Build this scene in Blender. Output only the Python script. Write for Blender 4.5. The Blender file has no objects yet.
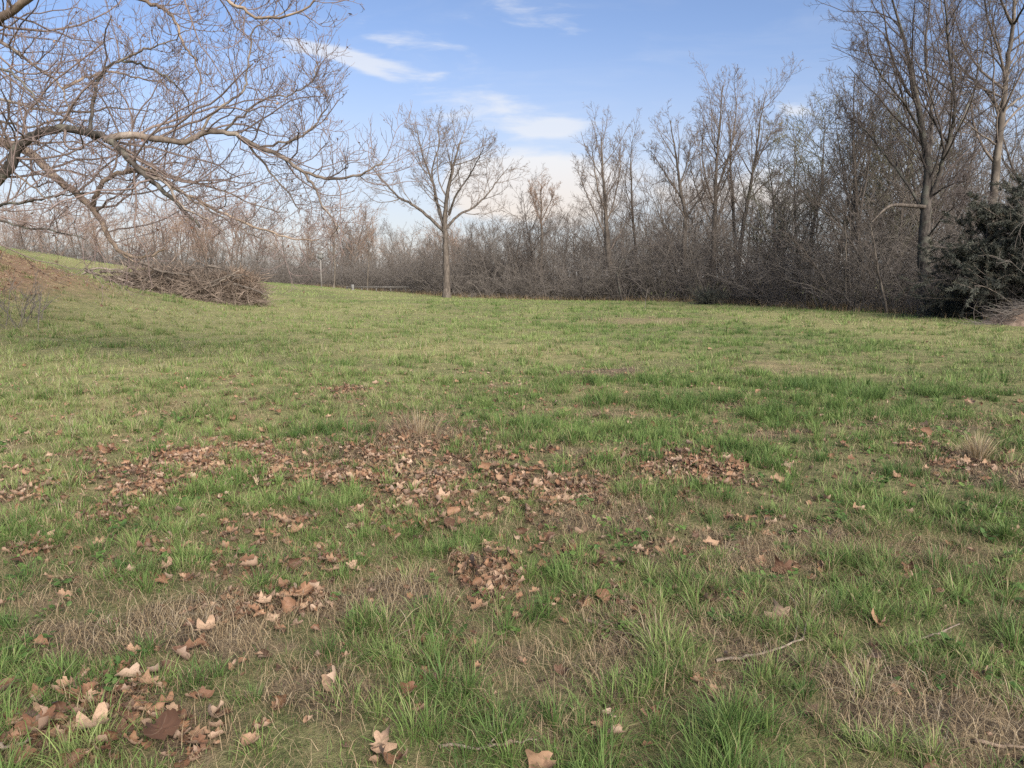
import bpy, math, random
import numpy as np
from mathutils import Vector

SC = bpy.context.scene
COL = SC.collection
rng = np.random.default_rng(7)
random.seed(7)

# ------------------------------------------------------------------ camera
FPX = 766.0
PITCH = math.radians(8.0)
CAMZ = 1.62
W, H = 1024, 768

cam_d = bpy.data.cameras.new("camera")
cam = bpy.data.objects.new("camera", cam_d)
COL.objects.link(cam)
cam.location = (0, 0, CAMZ)
cam.rotation_euler = (math.radians(90) - PITCH, 0, 0)
cam_d.sensor_width = 36.0
cam_d.lens = FPX * 36.0 / W
cam_d.clip_end = 5000
cam_d.clip_start = 0.05
SC.camera = cam


def ray(px, py):
    u = (px - W / 2) / FPX
    v = -(py - H / 2) / FPX
    # forward = (0, cos, -sin); up = (0, sin, cos)
    return np.array([u, math.cos(PITCH) + v * math.sin(PITCH), -math.sin(PITCH) + v * math.cos(PITCH)])


def at(px, py, d):
    """world point at depth y = d seen at pixel px, py"""
    r = ray(px, py)
    return np.array([0, 0, CAMZ]) + r * (d / r[1])


# ------------------------------------------------------------------ noise + terrain
def _hash(ix, iy, seed):
    with np.errstate(over='ignore'):
        n = ix.astype(np.int64) * 374761393 + iy.astype(np.int64) * 668265263 + seed * 974711
        n = (n ^ (n >> 13)) * 1274126177
        n = n ^ (n >> 16)
    return (n & 0xFFFFF).astype(np.float64) / 0xFFFFF


def vnoise(x, y, scale, seed=0):
    x = np.asarray(x, float) / scale
    y = np.asarray(y, float) / scale
    ix = np.floor(x); iy = np.floor(y)
    fx = x - ix; fy = y - iy
    fx = fx * fx * (3 - 2 * fx); fy = fy * fy * (3 - 2 * fy)
    ix = ix.astype(np.int64); iy = iy.astype(np.int64)
    a = _hash(ix, iy, seed); b = _hash(ix + 1, iy, seed)
    c = _hash(ix, iy + 1, seed); d = _hash(ix + 1, iy + 1, seed)
    return (a * (1 - fx) + b * fx) * (1 - fy) + (c * (1 - fx) + d * fx) * fy


def fbm(x, y, scale, seed=0, oct=3):
    s = 0; a = 1; t = 0
    for k in range(oct):
        s = s + a * vnoise(x, y, scale / 2 ** k, seed + k * 17)
        t += a; a *= 0.55
    return s / t


def sstep(a, b, x):
    t = np.clip((x - a) / (b - a), 0, 1)
    return t * t * (3 - 2 * t)


def terrain(x, y):
    x = np.asarray(x, float); y = np.asarray(y, float)
    z = 0 * x
    # the long rise towards the left
    xl = np.clip(-x, 0, 62)
    z = z + 3.05 * (xl / 36.8) ** 2 * sstep(22, 55, y) * (1 - 0.75 * sstep(62, 95, y))
    # the leafy bank under the sycamore
    z = z + 3.7 * np.exp(-((x + 24) ** 2) / (2 * 36) - ((y - 26) ** 2) / (2 * 49))
    # undulation of the meadow
    r = np.hypot(x, y)
    near = sstep(0.6, 2.5, r)
    z = z + near * (fbm(x + 31, y + 7, 9.0, 3, 2) - 0.5) * 0.30 * sstep(5, 16, r)
    z = z + near * (fbm(x, y, 1.3, 5, 2) - 0.5) * 0.12 * (1 - 0.5 * sstep(20, 50, r))
    z = z + near * (fbm(x, y, 0.32, 9, 2) - 0.5) * 0.045 * (1 - sstep(15, 25, r))
    # falls away beyond the woods
    z = z - 8.0 * sstep(140, 600, r)
    return z


def ground_pt(px, py):
    """where the pixel's ray meets the ground"""
    r = ray(px, py)
    t0 = 1.0
    o = np.array([0, 0, CAMZ])
    prev = None
    for t in np.geomspace(1.2, 200, 900):
        p = o + r * t
        if p[2] < float(terrain(p[0], p[1])):
            return p if prev is None else (p + prev) / 2
        prev = p
    return o + r * 60


# ------------------------------------------------------------------ patch masks (ground ellipses)
def make_patches(lst, grow_=1.2):
    out = []
    for (px, py, rx, ry, w) in lst:
        rx, ry = rx * grow_, ry * grow_
        c = ground_pt(px, py)
        ex = ground_pt(px + rx, py)
        e1 = ground_pt(px, py + ry); e0 = ground_pt(px, py - ry)
        out.append((c[0], c[1], abs(ex[0] - c[0]) + 1e-3, abs(e1[1] - e0[1]) / 2 + 1e-3, w))
    return out


LEAF_P = make_patches([
    (205, 470, 80, 22, 1.0), (150, 490, 45, 14, .8), (100, 517, 36, 11, .8), (45, 545, 16, 9, .8), (250, 462, 40, 12, .7),
    (375, 468, 40, 22, 1.0), (420, 490, 50, 18, .9), (440, 445, 50, 10, .5), (530, 490, 75, 18, 1.0), (575, 492, 35, 14, .8),
    (690, 464, 46, 10, 1.0), (640, 462, 35, 8, .4), (500, 455, 60, 8, .45),
    (105, 715, 60, 34, 1.0), (50, 740, 48, 22, 1.0), (180, 735, 50, 22, .7),
    (300, 600, 28, 13, .7), (240, 568, 60, 14, .35), (485, 577, 30, 20, .8), (495, 610, 20, 10, .5),
    (400, 520, 45, 14, .5), (20, 490, 24, 10, .5), (380, 755, 25, 14, .5), (420, 640, 40, 16, .3), (200, 540, 80, 20, .3),
    (300, 520, 60, 14, .4), (250, 600, 50, 14, .45), (330, 555, 40, 12, .35), (610, 600, 40, 18, .35), (715, 600, 25, 10, .4), (150, 660, 60, 18, .3), (60, 500, 50, 10, .3), (810, 560, 60, 16, .22), (660, 545, 60, 14, .3), (980, 462, 40, 12, .35), (350, 390, 20, 5, .45), (735, 520, 25, 10, .3), (540, 560, 40, 15, .25),
])
BARE_P = make_patches([
    (225, 622, 95, 24, .85), (110, 640, 60, 20, .75), (395, 598, 55, 22, .7), (820, 540, 50, 15, .75), (690, 562, 35, 12, .5),
    (635, 622, 45, 24, .7), (870, 585, 34, 10, .45), (850, 730, 40, 18, .4), (960, 695, 45, 16, .4), (990, 470, 40, 24, .7),
    (960, 465, 60, 16, .4), (310, 690, 50, 24, .5), (620, 680, 60, 22, .45), (720, 690, 60, 24, .4), (60, 600, 50, 18, .4), (540, 715, 60, 24, .35),
    (645, 322, 40, 3, .8), (610, 372, 40, 4, .7), (790, 370, 45, 5, .7), (740, 405, 30, 4, .5), (355, 392, 25, 4, .6), (900, 425, 40, 6, .5), (520, 385, 30, 3, .4), (170, 405, 40, 4, .4), (420, 428, 40, 12, .6), (560, 448, 60, 8, .4), (640, 475, 50, 12, .5), (930, 560, 60, 18, .4), (480, 650, 60, 22, .35), (780, 610, 60, 24, .4),
])
TAN_P = make_patches([   # patches of straw-coloured sward out in the meadow
    (430, 350, 140, 9, 1.0), (600, 354, 70, 6, .7), (100, 352, 120, 8, .5), (330, 372, 110, 7, .5), (130, 390, 90, 8, .5), (60, 430, 80, 10, .4), (790, 368, 60, 6, .6), (250, 415, 60, 8, .4),
    (110, 400, 170, 45, .75), (250, 330, 220, 14, .65), (40, 470, 70, 20, .4), (640, 322, 90, 3, .6), (460, 316, 90, 3, .3), (180, 312, 160, 4, .5), (60, 330, 90, 8, .6),
])
LUSH_P = make_patches([
    (740, 402, 200, 22, 1.0), (520, 420, 120, 18, .5), (900, 410, 150, 25, .6), (620, 440, 120, 18, .7), (760, 440, 120, 20, .6), (300, 430, 120, 14, .3),
    (540, 580, 50, 22, .8), (430, 545, 60, 20, .7), (700, 500, 70, 20, .8), (360, 540, 40, 18, .6), (680, 480, 60, 15, .6), (860, 480, 80, 15, .6),
    (60, 560, 60, 30, .5), (20, 620, 30, 30, .7), (650, 720, 100, 40, .5), (470, 720, 80, 40, .5), (800, 690, 80, 30, .4), (950, 620, 70, 30, .4), (720, 630, 60, 25, .5),
])


def mask(patches, x, y, jit=0.9, seed=40):
    jx = (fbm(x, y, 0.55, seed, 3) - 0.5); jy = (fbm(x, y, 0.55, seed + 5, 3) - 0.5)
    m = np.zeros_like(np.asarray(x, float))
    for (cx, cy, rx, ry, w) in patches:
        dx = (x - cx) / rx + jx * jit * 1.6; dy = (y - cy) / ry + jy * jit * 1.6
        q = dx * dx + dy * dy
        m = np.maximum(m, w * (np.exp(-q * q * 0.8) if seed != 40 else np.exp(-q * 1.05)))
    return m


def leaf_mask(x, y):
    return mask(LEAF_P, x, y, 1.0, 40) * (.5 + .5 * sstep(.32, .52, fbm(x, y, .28, 44, 3)))


def bare_mask(x, y):
    r = np.hypot(x, y)
    auto = sstep(0.60, 0.76, fbm(x + 3, y - 8, 0.9, 71, 3)) * (1 - sstep(7, 12, r)) * 0.75
    return np.maximum(mask(BARE_P, x, y, 1.0, 55), auto)


def bank_mask(x, y):
    return np.clip(1.2 * np.exp(-((x + 21.3) ** 2) / (2 * 19) - ((y - 25) ** 2) / (2 * 40)) + 0.3 * (fbm(x, y, 1.5, 4) - 0.5), 0, 1) * (x < -9)


def tan_mask(x, y):
    big = sstep(0.5, 0.72, fbm(x + 100, y, 7, 21, 3)) * 0.6
    return np.clip(np.maximum(mask(TAN_P, x, y, 0.8, 66), big * sstep(6, 14, np.hypot(x, y))), 0, 1)


def lush_mask(x, y):
    return mask(LUSH_P, x, y, 0.9, 77)


# ------------------------------------------------------------------ mesh helpers
def mesh_np(name, V, faces_list, attrs=None, smooth=False):
    """faces_list: list of int arrays (n, k)"""
    me = bpy.data.meshes.new(name)
    V = np.ascontiguousarray(V, np.float32)
    me.vertices.add(len(V)); me.vertices.foreach_set('co', V.ravel())
    nl = sum(f.size for f in faces_list); nf = sum(len(f) for f in faces_list)
    me.loops.add(nl); me.polygons.add(nf)
    li = np.concatenate([f.ravel() for f in faces_list]).astype(np.int32)
    tot = np.concatenate([np.full(len(f), f.shape[1], np.int32) for f in faces_list])
    st = np.concatenate([[0], np.cumsum(tot)[:-1]]).astype(np.int32)
    me.loops.foreach_set('vertex_index', li)
    me.polygons.foreach_set('loop_start', st)
    if smooth:
        me.polygons.foreach_set('use_smooth', np.ones(nf, bool))
    for k, a in (attrs or {}).items():
        at_ = me.attributes.new(k, 'FLOAT', 'POINT')
        at_.data.foreach_set('value', np.ascontiguousarray(a, np.float32))
    me.update(calc_edges=True)
    return me


def link(name, me, mat=None, parent=None, loc=None):
    o = bpy.data.objects.new(name, me)
    COL.objects.link(o)
    if mat is not None:
        me.materials.append(mat)
    if parent is not None:
        o.parent = parent
    if loc is not None:
        o.location = tuple(float(v) for v in loc)
    return o


def empty(name, loc):
    o = bpy.data.objects.new(name, None)
    o.empty_display_size = 0.2
    COL.objects.link(o)
    o.location = tuple(float(v) for v in loc)
    return o


def tag(o, label=None, cat=None, group=None, kind=None):
    if label: o['label'] = label
    if cat: o['category'] = cat
    if group: o['group'] = group
    if kind: o['kind'] = kind
    return o


def nrm(v):
    return v / np.maximum(np.linalg.norm(v, axis=-1, keepdims=True), 1e-9)


def tubes(sets, origin=(0, 0, 0)):
    """sets: list of (P (B,N,3), R (B,N), sides). Returns V, faces, attr 's' (radius)"""
    Vs, Fs, A, base = [], [], [], 0
    og = np.asarray(origin, float)
    for P, R, S in sets:
        B, N, _ = P.shape
        if B == 0: continue
        T = np.empty_like(P)
        T[:, 1:-1] = P[:, 2:] - P[:, :-2]; T[:, 0] = P[:, 1] - P[:, 0]; T[:, -1] = P[:, -1] - P[:, -2]
        T = nrm(T)
        ref = np.where((np.abs(T[:, 0, 2]) < 0.8)[:, None], np.array([[0, 0, 1.0]]), np.array([[1.0, 0, 0]]))
        u = nrm(ref - (ref * T[:, 0]).sum(-1, keepdims=True) * T[:, 0])
        ang = np.arange(S) / S * 2 * math.pi
        ca, sa = np.cos(ang), np.sin(ang)
        V = np.empty((B, N, S, 3))
        for k in range(N):
            u = nrm(u - (u * T[:, k]).sum(-1, keepdims=True) * T[:, k])
            v = np.cross(T[:, k], u)
            V[:, k] = P[:, k, None, :] + R[:, k, None, None] * (ca[None, :, None] * u[:, None, :] + sa[None, :, None] * v[:, None, :])
        idx = base + np.arange(B * N * S).reshape(B, N, S)
        a = idx[:, :-1, :]; b = np.roll(a, -1, axis=2); d = idx[:, 1:, :]; c = np.roll(d, -1, axis=2)
        Fs.append(np.stack([a, b, c, d], -1).reshape(-1, 4))
        Vs.append((V - og).reshape(-1, 3))
        A.append(np.repeat(R.reshape(-1), S))
        base += B * N * S
    return np.concatenate(Vs), [np.concatenate(Fs)], np.concatenate(A)


def tube_mesh(name, sets, origin=(0, 0, 0), smooth=True):
    V, F, A = tubes(sets, origin)
    return mesh_np(name, V, F, {'rad': A}, smooth)


# ------------------------------------------------------------------ growing branches
def grow(P0, D0, L, R0, N, rg, wob=0.2, up=0.05, end=0.25, wander=0.0):
    B = len(P0)
    P = np.empty((B, N, 3)); P[:, 0] = P0
    D = nrm(np.asarray(D0, float)); L = np.broadcast_to(np.asarray(L, float), (B,))
    step = (L / (N - 1))[:, None]
    bias = rg.normal(size=(B, 3)) * wander
    for k in range(1, N):
        P[:, k] = P[:, k - 1] + D * step
        D = nrm(D + rg.normal(size=(B, 3)) * wob + bias + np.array([0, 0, 1.0]) * up)
    s = np.linspace(0, 1, N)[None, :]
    R = np.broadcast_to(np.asarray(R0, float), (B,))[:, None] * (1 - (1 - end) * s)
    return P, R


def spawn(P, R, K, t0, t1, ang, ratio, rg, N, wob, up, rfac=0.6, end=0.25, rmin=0.0, keep=1.0, flat=0.0, angj=0.25, wander=0.0, lmin=0.0, lmax=99, tl=0.55, rl=0.011, zb=0.0, rmax=9.0):
    """children of each branch"""
    B, M, _ = P.shape
    t = (np.arange(K)[None, :] + rg.uniform(0, 1, (B, K))) / K
    t = t0 + (t1 - t0) * t
    f = t * (M - 1); i = np.clip(np.floor(f).astype(int), 0, M - 2); fr = (f - i)[..., None]
    bi = np.arange(B)[:, None]
    A_, B_ = P[bi, i], P[bi, i + 1]
    p = A_ * (1 - fr) + B_ * fr
    T = nrm(B_ - A_)
    r = R[bi, i] * (1 - fr[..., 0]) + R[bi, i + 1] * fr[..., 0]
    Lp = np.linalg.norm(np.diff(P, axis=1), axis=-1).sum(1)[:, None]
    q = rg.normal(size=(B, K, 3))
    q[..., 2] = q[..., 2] * (1 - flat) + zb
    perp = nrm(q - (q * T).sum(-1, keepdims=True) * T)
    an = ang * (1 + angj * rg.normal(size=(B, K)))
    D = np.cos(an)[..., None] * T + np.sin(an)[..., None] * perp
    L = np.clip(Lp * ratio * (1 - tl * (t - t0) / max(1e-6, 1 - t0)) * rg.uniform(0.55, 1.35, (B, K)), lmin, lmax)
    p, D, L, r = p.reshape(-1, 3), D.reshape(-1, 3), L.reshape(-1), np.maximum(np.minimum(np.minimum(r.reshape(-1) * rfac, L.reshape(-1) * rl), rmax), rmin)
    if keep < 1:
        m = rg.uniform(size=len(p)) < keep
        p, D, L, r = p[m], D[m], L[m], r[m]
    return grow(p, D, L, r, N, rg, wob, up, end, wander)


def resample(pts, rad, n):
    pts = np.asarray(pts, float); rad = np.asarray(rad, float)
    m = len(pts)
    # Catmull-Rom through the points
    e = np.vstack([2 * pts[0] - pts[1], pts, 2 * pts[-1] - pts[-2]])
    tt = np.linspace(0, m - 1, n)
    i = np.clip(np.floor(tt).astype(int), 0, m - 2); f = (tt - i)[:, None]
    p0, p1, p2, p3 = e[i], e[i + 1], e[i + 2], e[i + 3]
    out = 0.5 * ((2 * p1) + (-p0 + p2) * f + (2 * p0 - 5 * p1 + 4 * p2 - p3) * f ** 2 + (-p0 + 3 * p1 - 3 * p2 + p3) * f ** 3)
    r = rad[i] * (1 - f[:, 0]) + rad[i + 1] * f[:, 0]
    return out, r


# ------------------------------------------------------------------ node helpers
def new_mat(name):
    m = bpy.data.materials.new(name)
    m.use_nodes = True
    nt = m.node_tree
    nt.nodes.clear()
    return m, nt


class G:
    """tiny node-graph writer"""
    def __init__(s, nt): s.nt = nt

    def n(s, typ, ins=None, **kw):
        nd = s.nt.nodes.new(typ)
        for k, v in kw.items(): setattr(nd, k, v)
        for k, v in (ins or {}).items():
            sock = nd.inputs[k]
            if isinstance(v, bpy.types.NodeSocket): s.nt.links.new(v, sock)
            else: sock.default_value = v
        return nd

    def m(s, op, a, b=0.0, c=None, clamp=False):
        ins = {0: a, 1: b}
        if c is not None: ins[2] = c
        return s.n('ShaderNodeMath', ins, operation=op, use_clamp=clamp).outputs[0]

    def noise(s, vec, scale, detail=3, rough=0.55, dist=0.0):
        ins = {'Scale': scale, 'Detail': detail, 'Roughness': rough, 'Distortion': dist}
        if vec is not None: ins['Vector'] = vec
        return s.n('ShaderNodeTexNoise', ins).outputs[0]

    def ramp(s, fac, stops):
        nd = s.n('ShaderNodeValToRGB', {0: fac})
        el = nd.color_ramp.elements
        while len(el) > 1: el.remove(el[-1])
        el[0].position = stops[0][0]; el[0].color = (*stops[0][1], 1)
        for p, c in stops[1:]:
            e = el.new(p); e.color = (*c, 1)
        return nd.outputs[0]

    def mix(s, f, a, b, typ='MIX'):
        nd = s.n('ShaderNodeMix', data_type='RGBA', blend_type=typ)
        for k, v in ((0, f), (6, a), (7, b)):
            if isinstance(v, bpy.types.NodeSocket): s.nt.links.new(v, nd.inputs[k])
            else: nd.inputs[k].default_value = v if k == 0 else (*v, 1)
        return nd.outputs[2]

    def attr(s, name):
        return s.n('ShaderNodeAttribute', attribute_name=name).outputs['Fac']

    def step(s, f, a, b):
        return s.n('ShaderNodeMapRange', {0: f, 1: a, 2: b, 3: 0.0, 4: 1.0}, interpolation_type='SMOOTHSTEP').outputs[0]


def bark(name, dark, light, scale=6.0, bump=0.5, lichen=None, twig=None):
    m, nt = new_mat(name); g = G(nt)
    tc = g.n('ShaderNodeTexCoord').outputs['Object']
    st = g.n('ShaderNodeMapping', {'Vector': tc, 'Scale': (1, 1, 0.35)}).outputs[0]
    n1 = g.noise(st, scale, 4, 0.6)
    n2 = g.noise(tc, scale * 0.35, 3, 0.6, 0.4)
    col = g.mix(g.step(n1, 0.35, 0.66), dark, light)
    if lichen:
        col = g.mix(g.step(n2, 0.5, 0.62), col, lichen)
    if twig:
        f = g.n('ShaderNodeMapRange', {0: g.attr('rad'), 1: 0.006, 2: 0.035, 3: 1.0, 4: 0.0}).outputs[0]
        col = g.mix(f, col, twig)
    bs = g.n('ShaderNodeBsdfPrincipled', {'Base Color': col, 'Roughness': 0.9})
    bs.inputs['Specular IOR Level'].default_value = 0.2
    if bump:
        b = g.n('ShaderNodeBump', {'Strength': bump, 'Distance': 0.03, 'Height': n1})
        nt.links.new(b.outputs[0], bs.inputs['Normal'])
    g.n('ShaderNodeOutputMaterial', {0: bs.outputs[0]})
    return m


M_BARK = bark('bark_grey_brown', (.048, .04, .034), (.11, .094, .08), 7)
M_BARK_DARK = bark('bark_dark', (.03, .026, .024), (.08, .07, .062), 7, lichen=(.085, .084, .07))
M_BARK_PALE = bark('bark_pale', (.068, .058, .05), (.145, .126, .105), 3, lichen=(.052, .044, .037))
M_TWIG = bark('twig_brown', (.085, .07, .06), (.15, .125, .105), 4, 0, twig=(.13, .105, .09))
M_TWIG_PINK = bark('twig_warm', (.12, .09, .075), (.19, .145, .115), 4, 0, twig=(.20, .14, .105))
M_TWIG_GREY = bark('twig_grey', (.07, .06, .052), (.135, .117, .102), 4, 0, twig=(.11, .094, .083))
M_TWIG_DARK = bark('twig_dark', (.045, .038, .034), (.085, .072, .066), 4, 0, twig=(.075, .062, .058))
M_TWIG_GREEN = bark('twig_lichen', (.085, .082, .06), (.14, .135, .10), 4, 0, twig=(.12, .115, .08))
M_BRUSH = bark('brush_brown', (.066, .058, .052), (.135, .12, .107), 2, 0, twig=(.108, .096, .086))


# ------------------------------------------------------------------ trees
def canopy(stems, rg, branch_k=10, ang=0.75, ratio=0.42, up=0.10, wob=0.14, twig_r=0.008, lv2=6, lv3=5, lv4=0, t0=0.3, N1=9, lmin1=0.8, sub=0.48, ang2=0.7, flat=0.0):
    """stems: list of (P (n,3), R (n,), k, t0). Returns tube sets"""
    sets = []
    for P, R, k, ts in stems:
        if k <= 0: continue
        p1, r1 = spawn(P[None], R[None], k, ts, 0.98, ang, ratio, rg, N1, wob, up, 0.55, 0.3, twig_r * 1.3, flat=flat, lmin=lmin1, tl=.42)
        sets.append((p1, r1, 5))
        p2, r2 = spawn(p1, r1, lv2, 0.15, 0.98, ang2, sub, rg, 6, wob * 1.2, up, 0.6, 0.35, twig_r * 0.9, lmin=0.25, rl=.009)
        sets.append((p2, r2, 4))
        p3, r3 = spawn(p2, r2, lv3, 0.15, 0.97, ang2, sub, rg, 5, wob * 1.3, up, 0.65, 0.5, twig_r * 0.75, lmin=0.2)
        sets.append((p3, r3, 3))
        if lv4:
            p4, r4 = spawn(p3, r3, lv4, 0.2, 0.95, ang2, 0.5, rg, 4, wob * 1.3, up, 0.7, 0.5, twig_r * 0.65, lmin=0.15)
            sets.append((p4, r4, 3))
    return sets


def traced_tree(name, label, d, stems, seed, bark_m, twig_m, base_px, group=None, twig_r=0.012, depth_spread=2.0, limb_parts=False, flare=1.35, cat='tree', kmul=1.2, **kw):
    """stems: list of (points in the photo, width0 px, width1 px, children, t0). First one is the trunk. Depth wanders from the trunk's."""
    rg = np.random.default_rng(seed)
    S = d / FPX
    gx = (base_px - W / 2) / FPX * d
    base = np.array([gx, d, float(terrain(gx, d)) - 0.05])
    done = []
    out = []
    for si, (pts, w0, w1, k, t0) in enumerate(stems):
        n = max(8, 4 * len(pts))
        pp = np.array(pts, float)
        if si == 0:
            dd = np.full(len(pp), d) + np.linspace(0, 1, len(pp)) * rg.uniform(-.4, .4)
        else:
            # start from the depth of the nearest point of the stems there are
            allp = np.concatenate([q for q, _ in done]); alld = np.concatenate([e for _, e in done])
            j = np.argmin(((allp - pp[0]) ** 2).sum(1))
            s = np.linspace(0, 1, len(pp))
            dd = alld[j] + s * rg.choice([-1, 1]) * rg.uniform(0.35, 1.0) * depth_spread
        Q = np.array([at(a, b, e) for (a, b), e in zip(pp, dd)])
        if si == 0:
            Q[0] = base
        if si: w0 *= .66; w1 *= .5
        else: w1 *= .6
        R = np.linspace(w0, w1, len(pp)) * 0.5 * S
        k = int(k * kmul)
        P, R = resample(Q, R, n)
        P[1:] += rg.normal(size=(n - 1, 3)) * 0.012 * d / 30
        if si == 0:
            R[0] *= flare; R[1] *= 1 + (flare - 1) * .35
        px2 = np.array([[a, b] for a, b in pp])
        q2, e2 = resample(np.column_stack([px2, np.zeros(len(px2))]), dd, n)
        done.append((q2[:, :2], e2))
        out.append((P, R, k, t0))
    root = empty(name, base)
    tag(root, label, cat, group)
    link('trunk', tube_mesh('trunk', [(out[0][0][None], out[0][1][None], 10)], base), bark_m, root)
    if limb_parts:
        for P, R, k, t0 in out[1:]:
            link('limb', tube_mesh('limb', [(P[None], R[None], 8)], base), bark_m, root)
        limbs = []
    else:
        limbs = [(P[None], R[None], 7) for P, R, k, t0 in out[1:]]
    sets = limbs + canopy(out, rg, twig_r=twig_r, **kw)
    link('crown', tube_mesh('crown', sets, base), twig_m, root)
    return root


def generic_tree(Ht, r0, seed, style='upright', twig_r=0.012, nstem=1):
    """meshes for a whole tree with its base at the origin"""
    rg = np.random.default_rng(seed)
    P0 = np.zeros((nstem, 3)); P0[:, :2] = rg.normal(size=(nstem, 2)) * 0.12 * (nstem > 1)
    D0 = np.column_stack([rg.normal(size=(nstem, 2)) * (0.09 if nstem == 1 else 0.2), np.ones(nstem)])
    Ls = Ht * rg.uniform(0.8, 1.0, nstem); Ls[0] = Ht
    P, R = grow(P0, D0, Ls, r0, 14, rg, 0.05, 0.03, 0.1)
    R[:, 0] *= 1.35
    st = [(P[i], R[i], 15 if style == 'upright' else 18, 0.3 if style == 'upright' else 0.22) for i in range(nstem)]
    if style == 'upright':
        sets = canopy(st, rg, ang=0.66, ratio=0.40, up=0.10, wob=0.10, twig_r=twig_r, lv2=7, lv3=4, lv4=2 if nstem == 1 else 0, sub=.52)
    elif style == 'broad':
        sets = canopy(st, rg, ang=0.85, ratio=0.50, up=0.08, wob=0.13, sub=.5, twig_r=twig_r, lv2=6, lv3=5, lv4=2 if nstem == 1 else 0)
    else:
        sets = canopy(st, rg, ang=0.8, ratio=0.4, up=0.03, wob=0.22, twig_r=twig_r, lv2=6, lv3=6)
    return tube_mesh('trunk', [(P, R, 8)]), tube_mesh('crown', sets)


# ------------------------------------------------------------------ GROUND
def build_ground():
    rr = np.concatenate([[0.35], np.geomspace(0.6, 14, 620), np.geomspace(14.1, 130, 330), np.geomspace(135, 2500, 40)])
    # directions: fine in front, coarse behind (clockwise from +Y)
    th = np.concatenate([np.linspace(-0.92, 0.92, 560), np.linspace(0.96, 2 * math.pi - 0.96, 90)])
    RR, TT = np.meshgrid(rr, th, indexing='ij')
    X = RR * np.sin(TT); Y = RR * np.cos(TT)
    Z = terrain(X, Y)
    nr, na = X.shape
    V = np.column_stack([X.ravel(), Y.ravel(), Z.ravel()])
    V = np.vstack([V, [[0, 0, float(terrain(0.0, 0.0))]]])
    idx = np.arange(nr * na).reshape(nr, na)
    a = idx[:-1]; b = np.roll(a, -1, 1); d = idx[1:]; c = np.roll(d, -1, 1)
    F = np.stack([a, d, c, b], -1).reshape(-1, 4)
    tri = np.column_stack([np.full(na, nr * na), idx[0], np.roll(idx[0], -1)])
    x, y = V[:, 0], V[:, 1]
    at_ = {'leafy': leaf_mask(x, y), 'bare': bare_mask(x, y), 'tan': tan_mask(x, y), 'lush': lush_mask(x, y), 'bank': bank_mask(x, y)}
    # litter of the woods' floor
    me = mesh_np('ground', V, [F, tri], at_, True)
    m, nt = new_mat('ground'); g = G(nt)
    tc = g.n('ShaderNodeTexCoord').outputs['Object']
    n_f = g.noise(tc, 38, 4, 0.65); n_m = g.noise(tc, 5.5, 4, 0.6); n_l = g.noise(tc, 0.5, 4, 0.6); n_vf = g.noise(tc, 160, 3, 0.7)
    soil = g.mix(g.step(n_f, .35, .68), (.045, .035, .026), (.12, .092, .066))
    thatch = g.mix(g.step(n_vf, .36, .66), (.09, .068, .045), (.23, .18, .12))
    green = g.mix(g.step(n_f, .35, .66), (.075, .105, .033), (.16, .195, .068))
    tanc = g.mix(g.step(n_m, .35, .65), (.19, .185, .08), (.26, .235, .115))
    base = g.mix(g.step(g.m('ADD', n_m, g.m('MULTIPLY', g.m('SUBTRACT', n_f, .5), .7)), .40, .62), soil, thatch)
    # sward colour away from the worn patches
    sw = g.mix(g.step(g.m('ADD', n_l, g.m('MULTIPLY', g.m('SUBTRACT', n_m, .5), .6)), .35, .65), green, g.mix(.45, green, tanc))
    worn = g.m('MAXIMUM', g.attr('leafy'), g.attr('bare'))
    col = g.mix(g.step(g.m('ADD', worn, g.m('MULTIPLY', g.m('SUBTRACT', n_m, .5), .9)), .12, .55), g.mix(.45, sw, base), base)
    col = g.mix(g.m('MULTIPLY', g.attr('tan'), .7), col, tanc)
    col = g.mix(g.m('MULTIPLY', g.attr('leafy'), .6), col, g.mix(g.step(n_f, .4, .6), (.05, .036, .028), (.15, .09, .06)))
    bankc = g.mix(g.step(n_m, .35, .65), (.115, .074, .047), (.21, .142, .09))
    col = g.mix(g.step(g.m('ADD', g.attr('bank'), g.m('MULTIPLY', g.m('SUBTRACT', n_m, .5), .35)), .12, .62), col, bankc)
    bs = g.n('ShaderNodeBsdfPrincipled', {'Base Color': col, 'Roughness': 0.95})
    bs.inputs['Specular IOR Level'].default_value = 0.1
    b = g.n('ShaderNodeBump', {'Strength': .8, 'Distance': .02, 'Height': g.m('ADD', n_f, n_vf)})
    nt.links.new(b.outputs[0], bs.inputs['Normal'])
    g.n('ShaderNodeOutputMaterial', {0: bs.outputs[0]})
    o = link('ground', me, m)
    tag(o, kind='structure')


# ------------------------------------------------------------------ GRASS
def scatter(r0, r1, dens, rg, half=0.80):
    """random points in the wedge in front of the camera between two distances"""
    A = half * (r1 ** 2 - r0 ** 2)
    n = int(A * dens)
    r = np.sqrt(rg.uniform(r0 ** 2, r1 ** 2, n)); t = rg.uniform(-half, half, n)
    return r * np.sin(t), r * np.cos(t)


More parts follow.
